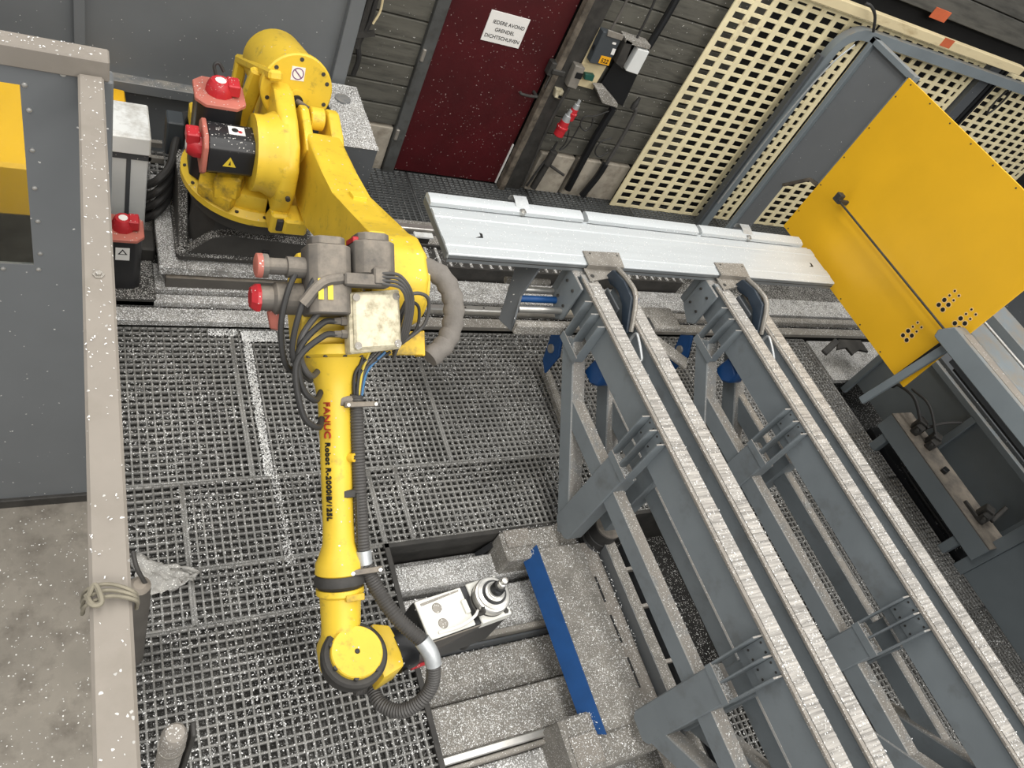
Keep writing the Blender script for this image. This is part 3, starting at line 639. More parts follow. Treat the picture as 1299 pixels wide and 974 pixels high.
# ---- motors, junction box, cables on the elbow
def fmotor(t0, t1, u, x, hw, hd, nm='wrist_motor'):
    c0, c1 = FA(t0, u, x), FA(t1, u, x); k = .6
    oc = [(1, k), (k, 1), (-k, 1), (-1, k), (-1, -k), (-k, -1), (k, -1), (1, -k)]
    o_ = MB().prism([c0 + XX * hw * p + Nn * hd * q for p, q in oc], c1 - c0, .005).build(nm, 'motor_grey', rob)
    MB().prism([c1 + XX * hw * .78 * p + Nn * hd * .78 * q for p, q in oc], (c1 - c0).normalized() * .03, .004).build('motor_cap', 'motor_grey', o_)
    return o_
f1 = fmotor(-.14, -.375, .15, -.065, .075, .075); f2 = fmotor(-.28, -.40, .15, .095, .075, .075)
MB().obox(FA(-.402, .15, .03), XX * .01, Nn * .04, D * .012, .002).build('red_seal', 'red_cap', f2)
for x in (-.137, -.105):
    MB().obox(FA(-.22, .228, x + .03), XX * .009, D * .035, Nn * .002).build('yellow_label', 'label_yellow', f1)
cnn = MB()
cnn.lathe(FA(-.30, .15, -.14), -XX, [(0, .036), (.06, .036), (.062, .028), (.12, .028), (.122, .040), (.14, .040)], 18)
cnn.build('side_connector', 'motor_grey', f1); MB().lathe(FA(-.30, .15, -.28), -XX, [(0, .041), (.018, .04), (.022, .03)], 18).build('red_cap', 'red_dusty', f1)
cnn = MB(); cnn.lathe(FA(-.20, .10, -.14), -XX, [(0, .055), (.09, .055), (.10, .042), (.14, .042)], 18); cnn.build('elbow_motor', 'motor_grey', rob)
MB().lathe(FA(-.20, .10, -.28), -XX, [(0, .05), (.012, .05), (.03, .035)], 8).build('red_end', 'red_cap', rob)
MB().prism([FA(-.16, .06, -.25), FA(-.10, .06, -.24), FA(-.09, .09, -.22), FA(-.16, .09, -.21)], Nn * .02, .003).build('red_tab', 'red_dusty', rob)
jb = thing
box = MB().prism([FA(t, .135, x) for t, x in ((-.215, -.005), (-.235, .18), (-.025, .182), (-.005, -.003))], Nn * .07, .006).build('junction_box', 'cream', rob)
MB().prism([FA(t, .20, x) for t, x in ((-.212, .006), (-.222, .172), (-.030, .174), (-.018, .007))], Nn * .022, .008).build('box_lid', 'cream', box)
for t, x in ((-.197, .016), (-.207, .160), (-.042, .162), (-.032, .018)): MB().lathe(FA(t, .222, x), Nn, [(0, .013), (.003, .013), (.0031, .007)], 12).build('lid_screw', 'steel_dull', box)
for t in (-.165, -.12, -.075): MB().lathe(FA(t, .17, -.004), -XX, [(0, .016), (.02, .016), (.022, .013), (.045, .012)], 6).build('cable_gland', 'motor_grey', box)
for i, (t, sag) in enumerate(((-.165, .10), (-.12, .14), (-.075, .19))):
    MB().tube([FA(t, .17, -.04), FA(t + .01, .17, -.09), FA(t + .10, .15, -.155 - .01 * i), FA(t + sag + .08, .12, -.15), FA(t + sag + .13, .09, -.11 + .01 * i), FA(t + sag + .1, .03, -.06)], .011, 10).build('cable_loop', 'rubber' if i != 0 else 'hose', rob)
MB().tube([FA(-.30, .16, -.16), FA(-.22, .17, -.20), FA(-.10, .14, -.22), FA(.02, .10, -.20), FA(.06, .05, -.14)], .010, 10).build('cable_loop', 'rubber', rob)
MB().tube([FA(-.26, .20, -.12), FA(-.15, .20, -.17), FA(-.02, .16, -.19), FA(.05, .1, -.15), FA(.08, .05, -.1)], .010, 10).build('cable_loop', 'rubber', rob)
gm = MB()
gm.obox(FA(-.255, .22, .05), XX * .08, D * .022, Nn * .03, .006); gm.obox(FA(-.27, .23, .10), XX * .03, D * .03, Nn * .025, .006)
gm.tube([FA(-.26, .22, -.03), FA(-.24, .22, -.10), FA(-.17, .20, -.16)], .02, 10); gm.build('plug_cluster', 'motor_grey', rob)
for i in range(4):
    MB().tube([FA(-.28 + .012 * i, .25, .10), FA(-.27 + .014 * i, .27, .16), FA(-.20 + .01 * i, .24, .215 - .008 * i), FA(-.08, .17, .22 - .008 * i), FA(-.02 + .01 * i, .10, .19)], .006, 8).build('thin_cable', 'hose', rob)
MB().tube([FA(-.14, .16, .19), FA(-.22, .19, .23), FA(-.21, .18, .30), FA(-.12, .14, .30), FA(-.05, .11, .22)], .007, 8).build('thin_cable', 'hose', rob)
MB().tube([FA(-.10, .16, .19), FA(-.19, .17, .22), FA(-.18, .16, .27), FA(-.10, .13, .27), FA(-.05, .1, .21)], .006, 8).build('thin_cable', 'rubber', rob)
# fabric sleeve round the elbow
MB().tube([FA(-.36, .0, .30), FA(-.33, .05, .40), FA(-.24, .06, .455), FA(-.14, .05, .46), FA(-.06, .04, .43), FA(.0, .04, .36)], .044, 18, 8, ridge=.05).build('fabric_sleeve', 'fabric_hose', rob)
# corrugated hose along the forearm, loop at the wrist
MB().tube([FA(.14, .05, .062), FA(.16, .05, .063), FA(.45, .045, .068), FA(.70, .045, .076), FA(.74, .045, .079)], .026, 14, 4, ridge=.011).build('corrugated_hose', 'hose', rob)
for i, (m_, off) in enumerate((('rubber', 0), ('yellow_wire', .012), ('rubber', -.012), ('hose', .02), ('blue_wire', .03), ('rubber', .008))):
    MB().tube([FA(-.02, .10, .08 + .02 * i), FA(.05, .08, .066 + off), FA(.15, .05, .062 + off * .6)], .006, 6).build('wire', m_, rob)
for t in (.155, .755):
    cb = MB(); cb.obox(FA(t, .035, .038), XX * .04, D * .018, Nn * .03, .004); cb.obox(FA(t + .014, .075, .072), XX * .062, D * .010, Nn * .008, .003); cb.build('hose_clamp', 'motor_grey', rob)
    for x in (.022, .124): MB().lathe(FA(t + .014, .083, x), Nn, [(0, .008), (.006, .007)], 10).build('clamp_bolt', 'steel_bright', rob)
cb = MB(); cb.obox(FA(.49, .045, .034), XX * .03, D * .014, Nn * .012, .003); cb.bar(FA(.49, .06, .055), FA(.74, .05, .06), .012, .012); cb.build('hose_stay', 'dark_steel', rob)
MB().tube([FA(.70, .045, .076), FA(.75, .045, .079)], .029, 16, 1).build('tape_wrap', 'silver', rob)
h1 = [FA(.75, .045, .079), PZ(480, 750, .86), PZ(505, 785, .84), PZ(535, 812, .82)]
MB().tube(h1, .029, 14, 8, ridge=.011).build('corrugated_hose', 'hose', rob)
MB().tube([PZ(535, 812, .82), PZ(546, 828, .80), PZ(550, 843, .77)], .031, 14, 4).build('tape_wrap', 'silver', rob)
MB().tube([PZ(550, 843, .77), PZ(548, 868, .70), PZ(533, 890, .64), PZ(508, 902, .58), PZ(483, 893, .54), PZ(470, 872, .52), J5 + Vector((.05, -.05, -.12))], .028, 14, 8, ridge=.011).build('corrugated_hose', 'hose', rob)

# ================================================================== SUPPORT FRAMES (two look-alikes, 1 m apart)
ZC = 1.10
def ibeam(x0, y0, y1, z1, h=.205, fw=.097, ft=.012, wt=.009):
    xm = x0 + fw / 2; z0 = z1 - h
    xw = x0 + .012
    pr = [(x0, z1), (x0 + fw, z1), (x0 + fw, z1 - ft), (xw + wt, z1 - ft - .004), (xw + wt, z0 + ft + .004), (x0 + fw, z0 + ft), (x0 + fw, z0), (xw, z0), (xw, z1 - ft - .004), (x0, z1 - ft)]
    return MB().prism([(x, y0, z) for x, z in pr], (0, y1 - y0, 0), .0015)
def frame(x0, label, first):
    t = thing('support_frame', label, 'support frame', (x0 + .15, .6, 0)); FP = 'frame_paint'
    for k, xb in enumerate((x0, x0 + .2)):
        b = ibeam(xb, -1.2, 2.47 - .06 * k, ZC).build('beam', FP, t)
        bx('wear_strip', 'flange_worn', b, xb + .018, xb + .096, -1.2, 2.40, ZC, ZC + .006, .002)
        bx('flange_edge', 'dust_light', b, xb - .003, xb + .012, -1.2, 2.44, ZC - .012, ZC + .002, .001)
    for k, xs in enumerate((x0 - .05, x0 + .225)):
        wd = .085 if k == 0 else .07
        bx('lower_chord', FP, t, xs + .012, xs + .012 + wd - .012, -1.2, 2.0, .535, .65, .006)
    for yc in (1.45, .36):
        for k, xs in enumerate((x0 - .05, x0 + .19)):
            bx('foot_pad', 'dust', t, xs + .02, xs + .09, yc - .05, yc + .06, -.05 if k else .02, .11, .004)
            pst = MB().prism([(xs, yc - .08, .13), (xs, yc - .055, .10), (xs, yc + .055, .10), (xs, yc + .08, .13), (xs, yc + .08, .755), (xs, yc - .08, .755)], (.10, 0, 0), .006).build('post', FP, t)
        for yy in (yc - .082, yc, yc + .082):
            bx('gusset_plate', FP, t, x0 - .05, x0 + .012, yy - .004, yy + .004, .755, ZC - .014, .001)
        bx('ledge', 'dust_dense', t, x0 - .05, x0 + .012, yc - .08, yc + .08, .752, .762, .001)
        bx('ledge_lip', FP, t, x0 - .054, x0 - .048, yc - .086, yc + .086, .745, .79, .001)
        for s in (-1, 1):
            bp_ = bx('splice_plate', FP, t, x0 + .004, x0 + .0115, yc + s * .041 - .036, yc + s * .041 + .036, .95, ZC - .016, .001)
            for dy in (-.02, .02):
                for z in (.975, 1.06): MB().lathe((x0 + .005, yc + s * .041 + dy, z), (-1, 0, 0), [(0, .0055), (.004, .005)], 8).build('bolt', 'dark_steel', bp_)
    # braces
    for k, xs in enumerate((x0 - .046, x0 + .20)):
        MB().bar((xs + .045, 1.42, .10), (xs + .045, 2.24, .84), .088, .11, (0, 0, 1), .006).build('brace', FP, t)
        MB().bar((xs + .045, .39, .13), (xs + .045, -.50, .86), .088, .11, (0, 0, 1), .006).build('brace', FP, t)
    # bracket box at the far end of the brace
    for yy in (2.10, 2.19, 2.28): bx('gusset_plate', FP, t, x0 - .05, x0 + .012, yy - .004, yy + .004, .80, ZC - .014, .001)
    bx('ledge', 'dust_dense', t, x0 - .05, x0 + .012, 2.10, 2.28, .80, .81, .001); bx('ledge_lip', FP, t, x0 - .054, x0 - .048, 2.09, 2.29, .79, .84, .001)
    # head plate with bolts
    hp = MB().prism([(x0 - .03, 2.37, .84), (x0 - .03, 2.42, .79), (x0 - .03, 2.54, .84), (x0 - .03, 2.54, 1.06), (x0 - .03, 2.51, 1.085), (x0 - .03, 2.37, 1.085)], (.016, 0, 0), .004).build('head_plate', FP, t)
    for y, z in ((2.42, 1.02), (2.50, 1.02), (2.42, .90), (2.50, .90)): MB().lathe((x0 - .03, y, z), (-1, 0, 0), [(0, .009), (.008, .008)], 8).build('bolt', 'dark_steel', hp)
    MB().box(x0 - .02, x0 + .06, 2.47, 2.60, .84, 1.085, .004).build('head_box', FP, t)
    # lifting eye between the beams
    eye = [(x0 + .165, 2.03, 1.02), (x0 + .165, 1.93, 1.02), (x0 + .165, 1.91, 1.04), (x0 + .165, 1.92, 1.06), (x0 + .165, 2.01, 1.10), (x0 + .165, 2.045, 1.10), (x0 + .165, 2.05, 1.04), (x0 + .165, 2.03, 1.02)]
    MB().tube(eye, .008, 8, 4).build('lifting_eye', 'silver', t)
    # clamp that grips the profile
    y0 = PZ(569.6, 321.3, 1.135).y - .02; zt = 1.139
    cl_ = MB().prism([(x0 + .03, y0 - .09, ZC + .006), (x0 + .20, y0 - .05, ZC + .006), (x0 + .28, y0 + .01, ZC + .006), (x0 + .03, y0 + .01, ZC + .006)], (0, 0, .008), .002).build('clamp_foot', 'steel_dull', t)
    MB().prism([(x0 + .045, y0 + .004, ZC + .01), (x0 + .29, y0 + .004, ZC + .01), (x0 + .29, y0 + .004, zt + .008), (x0 + .045, y0 + .004, zt + .008)], (0, .008, 0), .002).build('clamp_jaw', 'steel_dull', cl_)
    MB().prism([(x0 + .045, y0 + .006, zt), (x0 + .29, y0 + .006, zt), (x0 + .31, y0 + .125, zt), (x0 + .05, y0 + .115, zt)], (0, 0, .008), .002).build('clamp_plate', 'steel_dull', cl_)
    MB().lathe((x0 + .06, y0 - .05, ZC + .013), (0, 0, 1), [(0, .012), (.004, .012)], 12).build('clamp_hole', 'dark_steel', cl_)
    for x in (.09, .28): MB().lathe((x0 + x, y0 + .095, zt + .008), (0, 0, 1), [(0, .006), (.002, .006)], 10).build('clamp_hole', 'dark_steel', cl_)
    # blue swing arm
    hook = [(2.47, 1.10), (2.45, 1.17), (2.33, 1.20), (2.22, 1.19), (2.10, 1.04), (2.14, 1.01), (2.24, 1.12), (2.33, 1.14), (2.40, 1.10)]
    hk = MB().prism([(x0 + .165, y, z) for y, z in hook], (.042, 0, 0), .008, 2).build('swing_arm', 'navy', t)
    MB().prism([(x0 + .209, y + (.006 if y < 2.2 else 0), z - .004) for y, z in hook], (.018, 0, 0), .004).build('side_cheek', 'blue', hk)
    MB().tube([(x0 + .19, 2.44, 1.185), (x0 + .19, 2.33, 1.208), (x0 + .19, 2.215, 1.20), (x0 + .19, 2.10, 1.055)], .014, 8, 3).build('arm_edge', 'steel_dull', hk)
    MB().box(x0 + .115, x0 + .125, 2.20, 2.36, 1.02, 1.12, .004).build('slotted_plate', 'panel_deep', t)
    MB().prism([(x0 + .02, y, z) for y, z in ((2.44, .66), (2.38, .48), (2.30, .44), (2.28, .62), (2.36, .74))], (.02, 0, 0), .006).build('cylinder_mount', 'blue', t)
    MB().prism([(x0 + .06, y, z) for y, z in ((2.10, .72), (2.0, .72), (1.95, .77), (1.96, .84), (2.08, .88))], (.10, 0, 0), .012).build('cylinder', 'blue', t)
    MB().lathe((x0 + .018, 2.36, .60), (-1, 0, 0), [(0, .028), (.012, .026)], 14).build('pivot_pin', 'steel_dull', t)
    return t
f1_ = frame(2.366, 'grey steel support frame under the white profile, nearer the robot', True)
f2_ = frame(3.366, 'grey steel support frame under the white profile, nearer the yellow guard board', False)
# cross tie between the frames near the far end, and near the picture edge
ct = thing('cross_tie', 'dull steel tie bar lying across the grating behind the frames', 'tie bar', (3.0, 2.35, .2))
MB().bar(PZ(690, 465, .06), PZ(735, 590, .06), .05, .06, bev=.01).build('bar', 'dust', ct)
# shelf bracket between the profile and the robot side
sb = thing('shelf_bracket', 'dark blue bracket with roller bars hanging below the white profile', 'bracket', (2.1, 2.5, .85))
MB().prism([PX(655, 333, 2.08), PX(688, 335, 2.17), PX(660, 375, 2.08), PX(652, 405, 2.02), PX(648, 420, 2.02), PX(632, 405, 1.98)], (.012, 0, 0), .002).build('side_plate', 'panel_deep', sb)
MB().box(2.02, 2.35, 2.30, 2.34, .78, .86, .01).build('front_bar', 'dust', sb)
for y, m_ in ((2.42, 'steel_bright'), (2.50, 'blue'), (2.57, 'steel_bright'), (2.64, 'dust')): MB().cyl((2.06, y, .86), (2.35, y, .86), .02, n=14).build('roller', m_, sb)
sb2 = thing('shelf_bracket', 'dull steel bracket between the two frames under the profile', 'bracket', (3.2, 2.5, .85))
MB().box(3.02, 3.34, 2.42, 2.60, .70, .74, .008).build('shelf', 'dust', sb2); MB().box(3.0, 3.05, 2.36, 2.46, .70, .80, .012).build('buffer', 'rubber', sb2)
MB().bar((3.05, 2.40, .70), (3.34, 2.22, .62), .10, .03, bev=.008).build('arm', 'dust', sb2)

# ================================================================== WHITE ALUMINIUM PROFILE
ZP = 1.135
q = [PZ(541.6, 242.4, ZP + .02), PZ(1013.5, 302, ZP + .02), PZ(569.6, 321.3, ZP), PZ(1058.8, 358.8, ZP)]
PX0, PX1, PY0, PY1 = (q[0].x + q[2].x) / 2, q[3].x, q[2].y, q[0].y
prof_t = thing('aluminium_profile', 'long white aluminium profile with a raised rear lip clamped on the frames', 'profile', ((PX0 + PX1) / 2, PY0, 1.1))
cs = [(PY0, ZP - .032), (PY0, ZP - .006), (PY0 + .006, ZP), (PY0 + .06, ZP), (PY0 + .065, ZP + .004), (PY0 + .12, ZP + .004), (PY0 + .125, ZP), (PY0 + .27, ZP), (PY0 + .275, ZP + .005), (PY0 + .33, ZP + .005), (PY0 + .335, ZP - .010), (PY0 + .36, ZP - .010), (PY0 + .36, ZP - .032)]
MB().prism([(PX0, y, z) for y, z in cs], (PX1 - PX0, 0, 0)).build('panel', 'alu', prof_t)
y1 = PY1; ln = y1 - (PY0 + .36)
lc = [(PY0 + .36, ZP - .03), (PY0 + .36, ZP - .002), (y1 - .085, ZP - .004), (y1 - .08, ZP + .016), (y1 - .05, ZP + .024), (y1 - .012, ZP + .024), (y1, ZP + .010), (y1, ZP - .03)]
segs = [(PX0, PZ(736, 270, ZP).x - .016), (PZ(736, 270, ZP).x + .018, PZ(881, 288, ZP).x - .014), (PZ(881, 288, ZP).x + .016, PZ(1013.5, 302, ZP + .02).x)]
for a, b in segs: MB().prism([(a, y, z) for y, z in lc], (b - a, 0, 0)).build('rear_lip', 'alu', prof_t)
bx('web', 'alu', prof_t, PX0, PX1 - .15, PY0 + .36, y1 - .075, ZP - .032, ZP - .004, .001)
bx('front_edge', 'alu_edge', prof_t, PX0 + .004, PX1 - .004, PY0 - .003, PY0 + .004, ZP - .055, ZP - .008, .001)
bx('front_groove', 'dark_steel', prof_t, PX0 + .004, PX1 - .004, PY0 - .004, PY0, ZP - .033, ZP - .028, 0)
bx('end_groove', 'alu_edge', prof_t, PX0 - .004, PX0 + .001, PY0 + .01, y1 - .01, ZP - .045, ZP - .006, 0)
for (px, py) in ((609, 300), (1029, 337)):
    c = PZ(px, py, ZP); MB().prism([(c.x - .03, c.y - .012, ZP), (c.x + .015, c.y - .010, ZP), (c.x + .02, c.y + .022, ZP), (c.x + .005, c.y + .03, ZP), (c.x + .004, c.y + .002, ZP)], (0, 0, .0012)).build('lock_slot', 'ink', prof_t)
for i, (xa, lab) in enumerate(((2.14, 'small silver clamp strap over the rear lip, nearer the door'), (3.91, 'small silver clamp strap over the rear lip, nearer the cable duct'))):
    k = thing('clamp_strap', lab, 'clamp', (xa, PY1, ZP), 'clamp straps on the profile')
    zz = ZP + .022; pts = [(PY1 + .06, zz - .03), (PY1 + .055, zz), (PY1 + .03, zz + .02), (PY1 - .01, zz + .016), (PY1 - .05, zz + .002), (PY1 - .05, zz - .001), (PY1 - .01, zz + .012), (PY1 + .03, zz + .016), (PY1 + .05, zz - .002), (PY1 + .052, zz - .03)]
    MB().prism([(xa - .045, y, z) for y, z in pts], (.085, 0, 0)).build('strap', 'silver', k)
    MB().lathe((xa - .01, PY1 - .075, zz - .02), (0, 0, 1), [(0, .02), (.02, .02), (.021, .01), (.03, .01)], 14).build('bolt', 'steel_bright', k)

# ================================================================== PIT
pit = struct(MB().box(1.335, 3.48, 1.528, 1.54, -.42, .004).box(1.333, 1.345, -.7, 1.54, -.42, .004).box(3.472, 3.484, .43, 1.54, -.42, .0).box(2.72, 3.47, .43, .442, -.42, .0).box(2.72, 2.732, -.7, .43, -.42, .0).build('trim_2', 'dark_steel', None))
bx('edge_angle', 'dark_steel', pit, 1.32, 3.485, 1.52, 1.545, -.09, .006, .002); bx('edge_angle', 'dark_steel', pit, 1.325, 1.352, -.7, 1.545, -.09, .006, .002)
MB().bar((1.93, 1.49, -.20), (2.10, 1.525, -.02), .03, .07).build('corner_stay', 'black', pit)
cc = thing('chip_conveyor', 'swarf covered stepped chip conveyor lying in the floor pit', 'conveyor', (2.0, .9, -.3))
bx('floor_plate', 'dust', cc, 1.36, 2.71, -.6, 1.515, -.42, -.36, 0)
bx('top_cover', 'dust_dense', cc, 1.37, 2.45, 1.335, 1.475, -.40, -.15, .008)
bx('far_ledge', 'dust_dense', cc, 1.36, 2.45, 1.475, 1.52, -.40, -.22, .003)
bx('middle_cover', 'dust_dense', cc, 1.37, 2.45, 1.05, 1.30, -.40, -.19, .006)
bx('middle_rail', 'steel_dull', cc, 1.37, 2.45, 1.02, 1.05, -.40, -.15, .004); bx('rail_face', 'panel_deep', cc, 1.37, 2.45, 1.005, 1.018, -.40, -.20, .002)
bx('lower_cover', 'dust', cc, 1.37, 2.45, .77, 1.0, -.40, -.27, .006)
bx('front_cover', 'dust', cc, 1.37, 2.45, .525, .745, -.40, -.17, .008)
bx('front_rail', 'steel_bright', cc, 1.37, 2.05, .485, .522, -.40, -.155, .005); bx('front_rail', 'steel_dull', cc, 1.40, 2.05, .455, .480, -.40, -.17, .005)
bx('near_cover', 'dust_dense', cc, 1.37, 2.45, -.5, .452, -.40, -.22, .006)
tray = thing('spill_tray', 'swarf covered plate with a bright blue lip beside the spindle', 'tray', (2.35, .9, 0))
MB().prism([(2.165, y, z) for y, z in ((.40, .05), (1.375, .05), (1.375, .02), (.40, .02))], (.285, 0, 0), .004).build('plate', 'dust', tray)
MB().prism([(2.10, .425, -.03), (2.165, .385, .055), (2.165, 1.40, .055), (2.10, 1.36, -.03)], (.008, 0, -.006), .0015).build('blue_lip', 'blue', tray)
bx('slotted_strip', 'dust_light', tray, 2.45, 2.56, -.3, 1.38, .0, .03, .003)
for (a, b_) in ((1.17, 1.02), (.945, .79), (.71, .55)): bx('slot', 'ink', tray, 2.468, 2.482, b_, a, .0305, .0312, 0)
for lab, y0_, y1_, x0_ in (('dusty steel mounting block at the far end of the blue lipped tray', 1.345, 1.52, 1.985), ('dusty steel mounting block at the near end of the blue lipped tray', .26, .515, 1.955)):
    k = thing('mounting_block', lab, 'block', (2.2, (y0_ + y1_) / 2, -.2))
    bx('block', 'dust', k, x0_, 2.46, y0_, y1_, -.36, .02, .012); bx('pad', 'dust_light', k, x0_ + .02, x0_ + .18, (y0_ + .07 if y0_ > 1 else y0_ + .02), (y1_ if y0_ > 1 else y1_ - .09), .02, .034, .006)
    MB().lathe((x0_ + .05, y0_ + .035 if y0_ > 1 else y1_ - .04, .02), (0, 0, 1), [(0, .016), (.006, .016), (.0061, .009)], 12).build('bolt', 'steel_dull', k)
gc = thing('guide_channel', 'grey slotted guide channel running along the pit under the near frame', 'channel', (2.7, .6, 0))
bx('side_web', 'panel_grey', gc, 2.575, 2.583, -.6, 1.33, -.16, .10, .001); bx('top_flange', 'dust', gc, 2.583, 2.65, -.6, 1.33, .085, .10, .002); bx('rear_web', 'panel_deep', gc, 2.74, 2.75, -.6, 1.33, -.16, .06, .001)
for y in (1.15, .93, .62, .40): bx('crossbar', 'steel_dull', gc, 2.59, 2.74, y, y + .02, .06, .095, .002)
bel = thing('rubber_bellows', 'round dark rubber capped foot half hidden behind the frame post', 'foot', (2.58, 1.40, 0))
MB().lathe((2.60, 1.40, -.02), (0, 0, 1), [(0, .10), (.02, .105), (.03, .10), (.05, .105), (.06, .095), (.10, .09), (.105, .085), (.18, .08)], 32).build('body', 'rubber', bel)
MB().lathe((2.60, 1.40, .16), (0, 0, 1), [(0, .082), (.01, .08), (.012, .07)], 32).build('cap', 'motor_grey', bel)

# ================================================================== YELLOW GUARD BOARD AND ENCLOSURE WALL
gb = thing('guard_board', 'large yellow guard board with three groups of drilled holes', 'board', (4.6, 2.45, 1.03))
brd = bx('board', 'board_yellow', gb, 4.60, 4.615, 1.69, 3.22, 1.035, 2.285, .001)
for (px, py) in ((1145.6, 425.3), (1191, 386.6), (1211.4, 410)):
    q0 = PX(px, py, 4.6)
    for i in range(4):
        for j in range(2):
            r = .0135 if i < 2 else .0068; y, z = q0.y - .040 * j, q0.z + (.044 * i if i < 2 else .044 + .040 * (i - 1))
            MB().lathe((4.6, y, z), (-1, 0, 0), [(0, r + .005), (.0008, r + .005)], 18).build('hole_rim', 'board_light', gb)
            MB().lathe((4.6, y, z), (-1, 0, 0), [(0, r), (.0014, r)], 18).build('drilled_hole', 'ink', gb)
for i in range(8): MB().lathe((4.6, 3.17 - i * .2, 2.265), (-1, 0, 0), [(0, .005), (.003, .005)], 8).build('screw', 'dark_steel', gb)
for i in range(7): MB().lathe((4.6, 3.17 - i * .24, 1.055), (-1, 0, 0), [(0, .005), (.003, .005)], 8).build('screw', 'dark_steel', gb)
for i in range(5): MB().lathe((4.6, 3.20, 1.2 + i * .24), (-1, 0, 0), [(0, .005), (.003, .005)], 8).build('screw', 'dark_steel', gb)
rod = thing('stop_rod', 'thin dark steel stop rod with end block along the yellow board', 'rod', (4.55, 2.4, 1.48))
MB().cyl((4.52, 2.93, 1.50), (4.52, 1.72, 1.50), .007, n=10).build('rod', 'dark_steel', rod)
MB().box(4.50, 4.60, 2.925, 2.945, 1.485, 1.515, .002).box(4.495, 4.545, 2.94, 2.985, 1.485, 1.545, .004).build('end_block', 'dark_steel', rod)
gp = thing('machine_guard', 'grey framed guard sheet with cut out lower corner behind the yellow board', 'machine guard', (4.65, 3.45, .6))
poly = [(3.63, 2.27), (3.22, 2.27), (3.22, 1.42), (3.33, 1.40), (3.50, 1.21), (3.50, .2), (3.63, .2)]
MB().prism([(4.655, y, z) for y, z in poly], (.01, 0, 0), .001).build('sheet', 'panel_grey', gp)
fr = MB(); fr.box(4.62, 4.68, 3.63, 3.67, .2, 2.31, .003); fr.box(4.62, 4.68, 3.2, 3.67, 2.27, 2.31, .003); fr.box(4.62, 4.66, 3.215, 3.245, 1.42, 2.28, .002); fr.build('frame', 'machine_grey', gp)
fr = MB(); fr.bar((4.655, 3.22, 1.40), (4.655, 3.34, 1.385), .03, .02); fr.bar((4.655, 3.34, 1.385), (4.655, 3.50, 1.20), .03, .02); fr.bar((4.655, 3.50, 1.20), (4.655, 3.50, .2), .03, .02); fr.build('cutout_edge', 'rusty_steel', gp)

# ================================================================== SAWING MACHINE ON THE RIGHT
sm = thing('saw_machine', 'grey sawing machine body with framed panels at the right picture edge', 'machine', (5.9, 1.2, 0))
bx('front_panel', 'machine_grey', sm, 5.66, 5.70, -1.0, .70, .0, 1.0, .004)
bx('panel_frame', 'machine_grey', sm, 5.635, 5.70, .70, .79, -.1, 1.0, .004); bx('panel_frame', 'machine_grey', sm, 5.635, 5.67, -1.0, .70, .62, .70, .004)
bx('rear_panel', 'machine_grey', sm, 5.93, 5.95, .79, 2.48, .03, .70, .003)
for y in (.80, 1.60, 2.46): bx('panel_post', 'machine_grey', sm, 5.885, 5.93, y, y + .055, -.1, .68, .003)
bx('panel_rail', 'machine_grey', sm, 5.885, 5.93, .79, 2.52, .67, .72, .003)
bx('top_plate', 'panel_deep', sm, 5.93, 6.5, -1.0, 2.52, .72, .75, .003)
for y in (1.80, .88): bx('leg', 'machine_grey', sm, 5.60, 5.68, y, y + .07, -.1, .18, .004)
bx('table_beam', 'machine_grey', sm, 5.55, 5.58, .74, 1.93, .18, .34, .003); bx('table_top', 'motor_grey', sm, 5.55, 5.80, .74, 1.93, .335, .35, .004)
bx('sump', 'black', sm, 5.70, 5.93, .79, 2.0, -.2, .03, .0)
bx('drip_plate', 'dust_dense', sm, 5.70, 6.9, 2.53, 2.98, -.05, .0, .002)
for i, (x, y) in enumerate(((5.66, 1.74), (5.70, 1.60), (5.68, .96))):
    vb = MB(); vb.obox((x, y, .39), (.05, .01, 0), (-.01, .03, 0), (0, 0, .042), .008); vb.obox((x + .03, y + .035, .40), (.03, .02, 0), (-.02, .03, 0), (0, 0, .055), .006); vb.cyl((x - .03, y, .40), (x - .09, y - .03, .41), .015, n=10)
    vb.build('valve', 'dark_steel', sm)
MB().obox((5.66, 1.38, .365), (.03, .01, 0), (-.01, .02, 0), (0, 0, .015), .004).build('sensor', 'black', sm)
MB().bar((5.64, 1.12, .36), (5.64, .98, .36), .02, .03, bev=.004).build('guide_strip', 'dark_steel', sm)
MB().bar((5.70, .92, .40), (5.88, .98, .46), .03, .03, bev=.006).build('clamp_lever', 'dark_steel', sm)
MB().tube([(5.66, 1.78, .44), (5.64, 1.95, .52), (5.68, 2.12, .46), (5.78, 2.18, .36)], .013).build('hose', 'rubber', sm)
MB().tube([(5.68, 1.72, .44), (5.78, 1.70, .52), (5.90, 1.66, .58)], .012).build('hose', 'rubber', sm)
MB().tube([(5.70, 1.62, .44), (5.70, 1.85, .55), (5.74, 2.05, .50)], .010).build('hose', 'rubber', sm)
MB().tube([(5.72, 1.6, .06), (5.74, 1.3, .04), (5.72, .95, .06)], .014).build('hose', 'rubber', sm)
gl = thing('guide_beam', 'long grey square guide beam with chamfered end in front of the yellow board', 'beam', (4.5, .6, 1.5))
MB().prism([(4.45, y, z) for y, z in ((-1.2, 1.455), (1.76, 1.455), (1.775, 1.50), (1.72, 1.585), (-1.2, 1.585))], (.11, 0, 0), .006).build('beam', 'machine_grey', gl)
bx('top_face', 'rail_paint', gl, 4.475, 4.555, -1.2, 1.66, 1.585, 1.588, 0)
bx('slide_rail', 'steel_bright', gl, 4.70, 4.715, -1.2, 1.62, 1.345, 1.375, .002); bx('slide_bed', 'black', gl, 4.71, 4.78, -1.2, 1.62, 1.30, 1.36, .002); bx('slide_carrier', 'panel_deep', gl, 4.56, 4.79, -1.2, 1.62, 1.38, 1.46, .002)
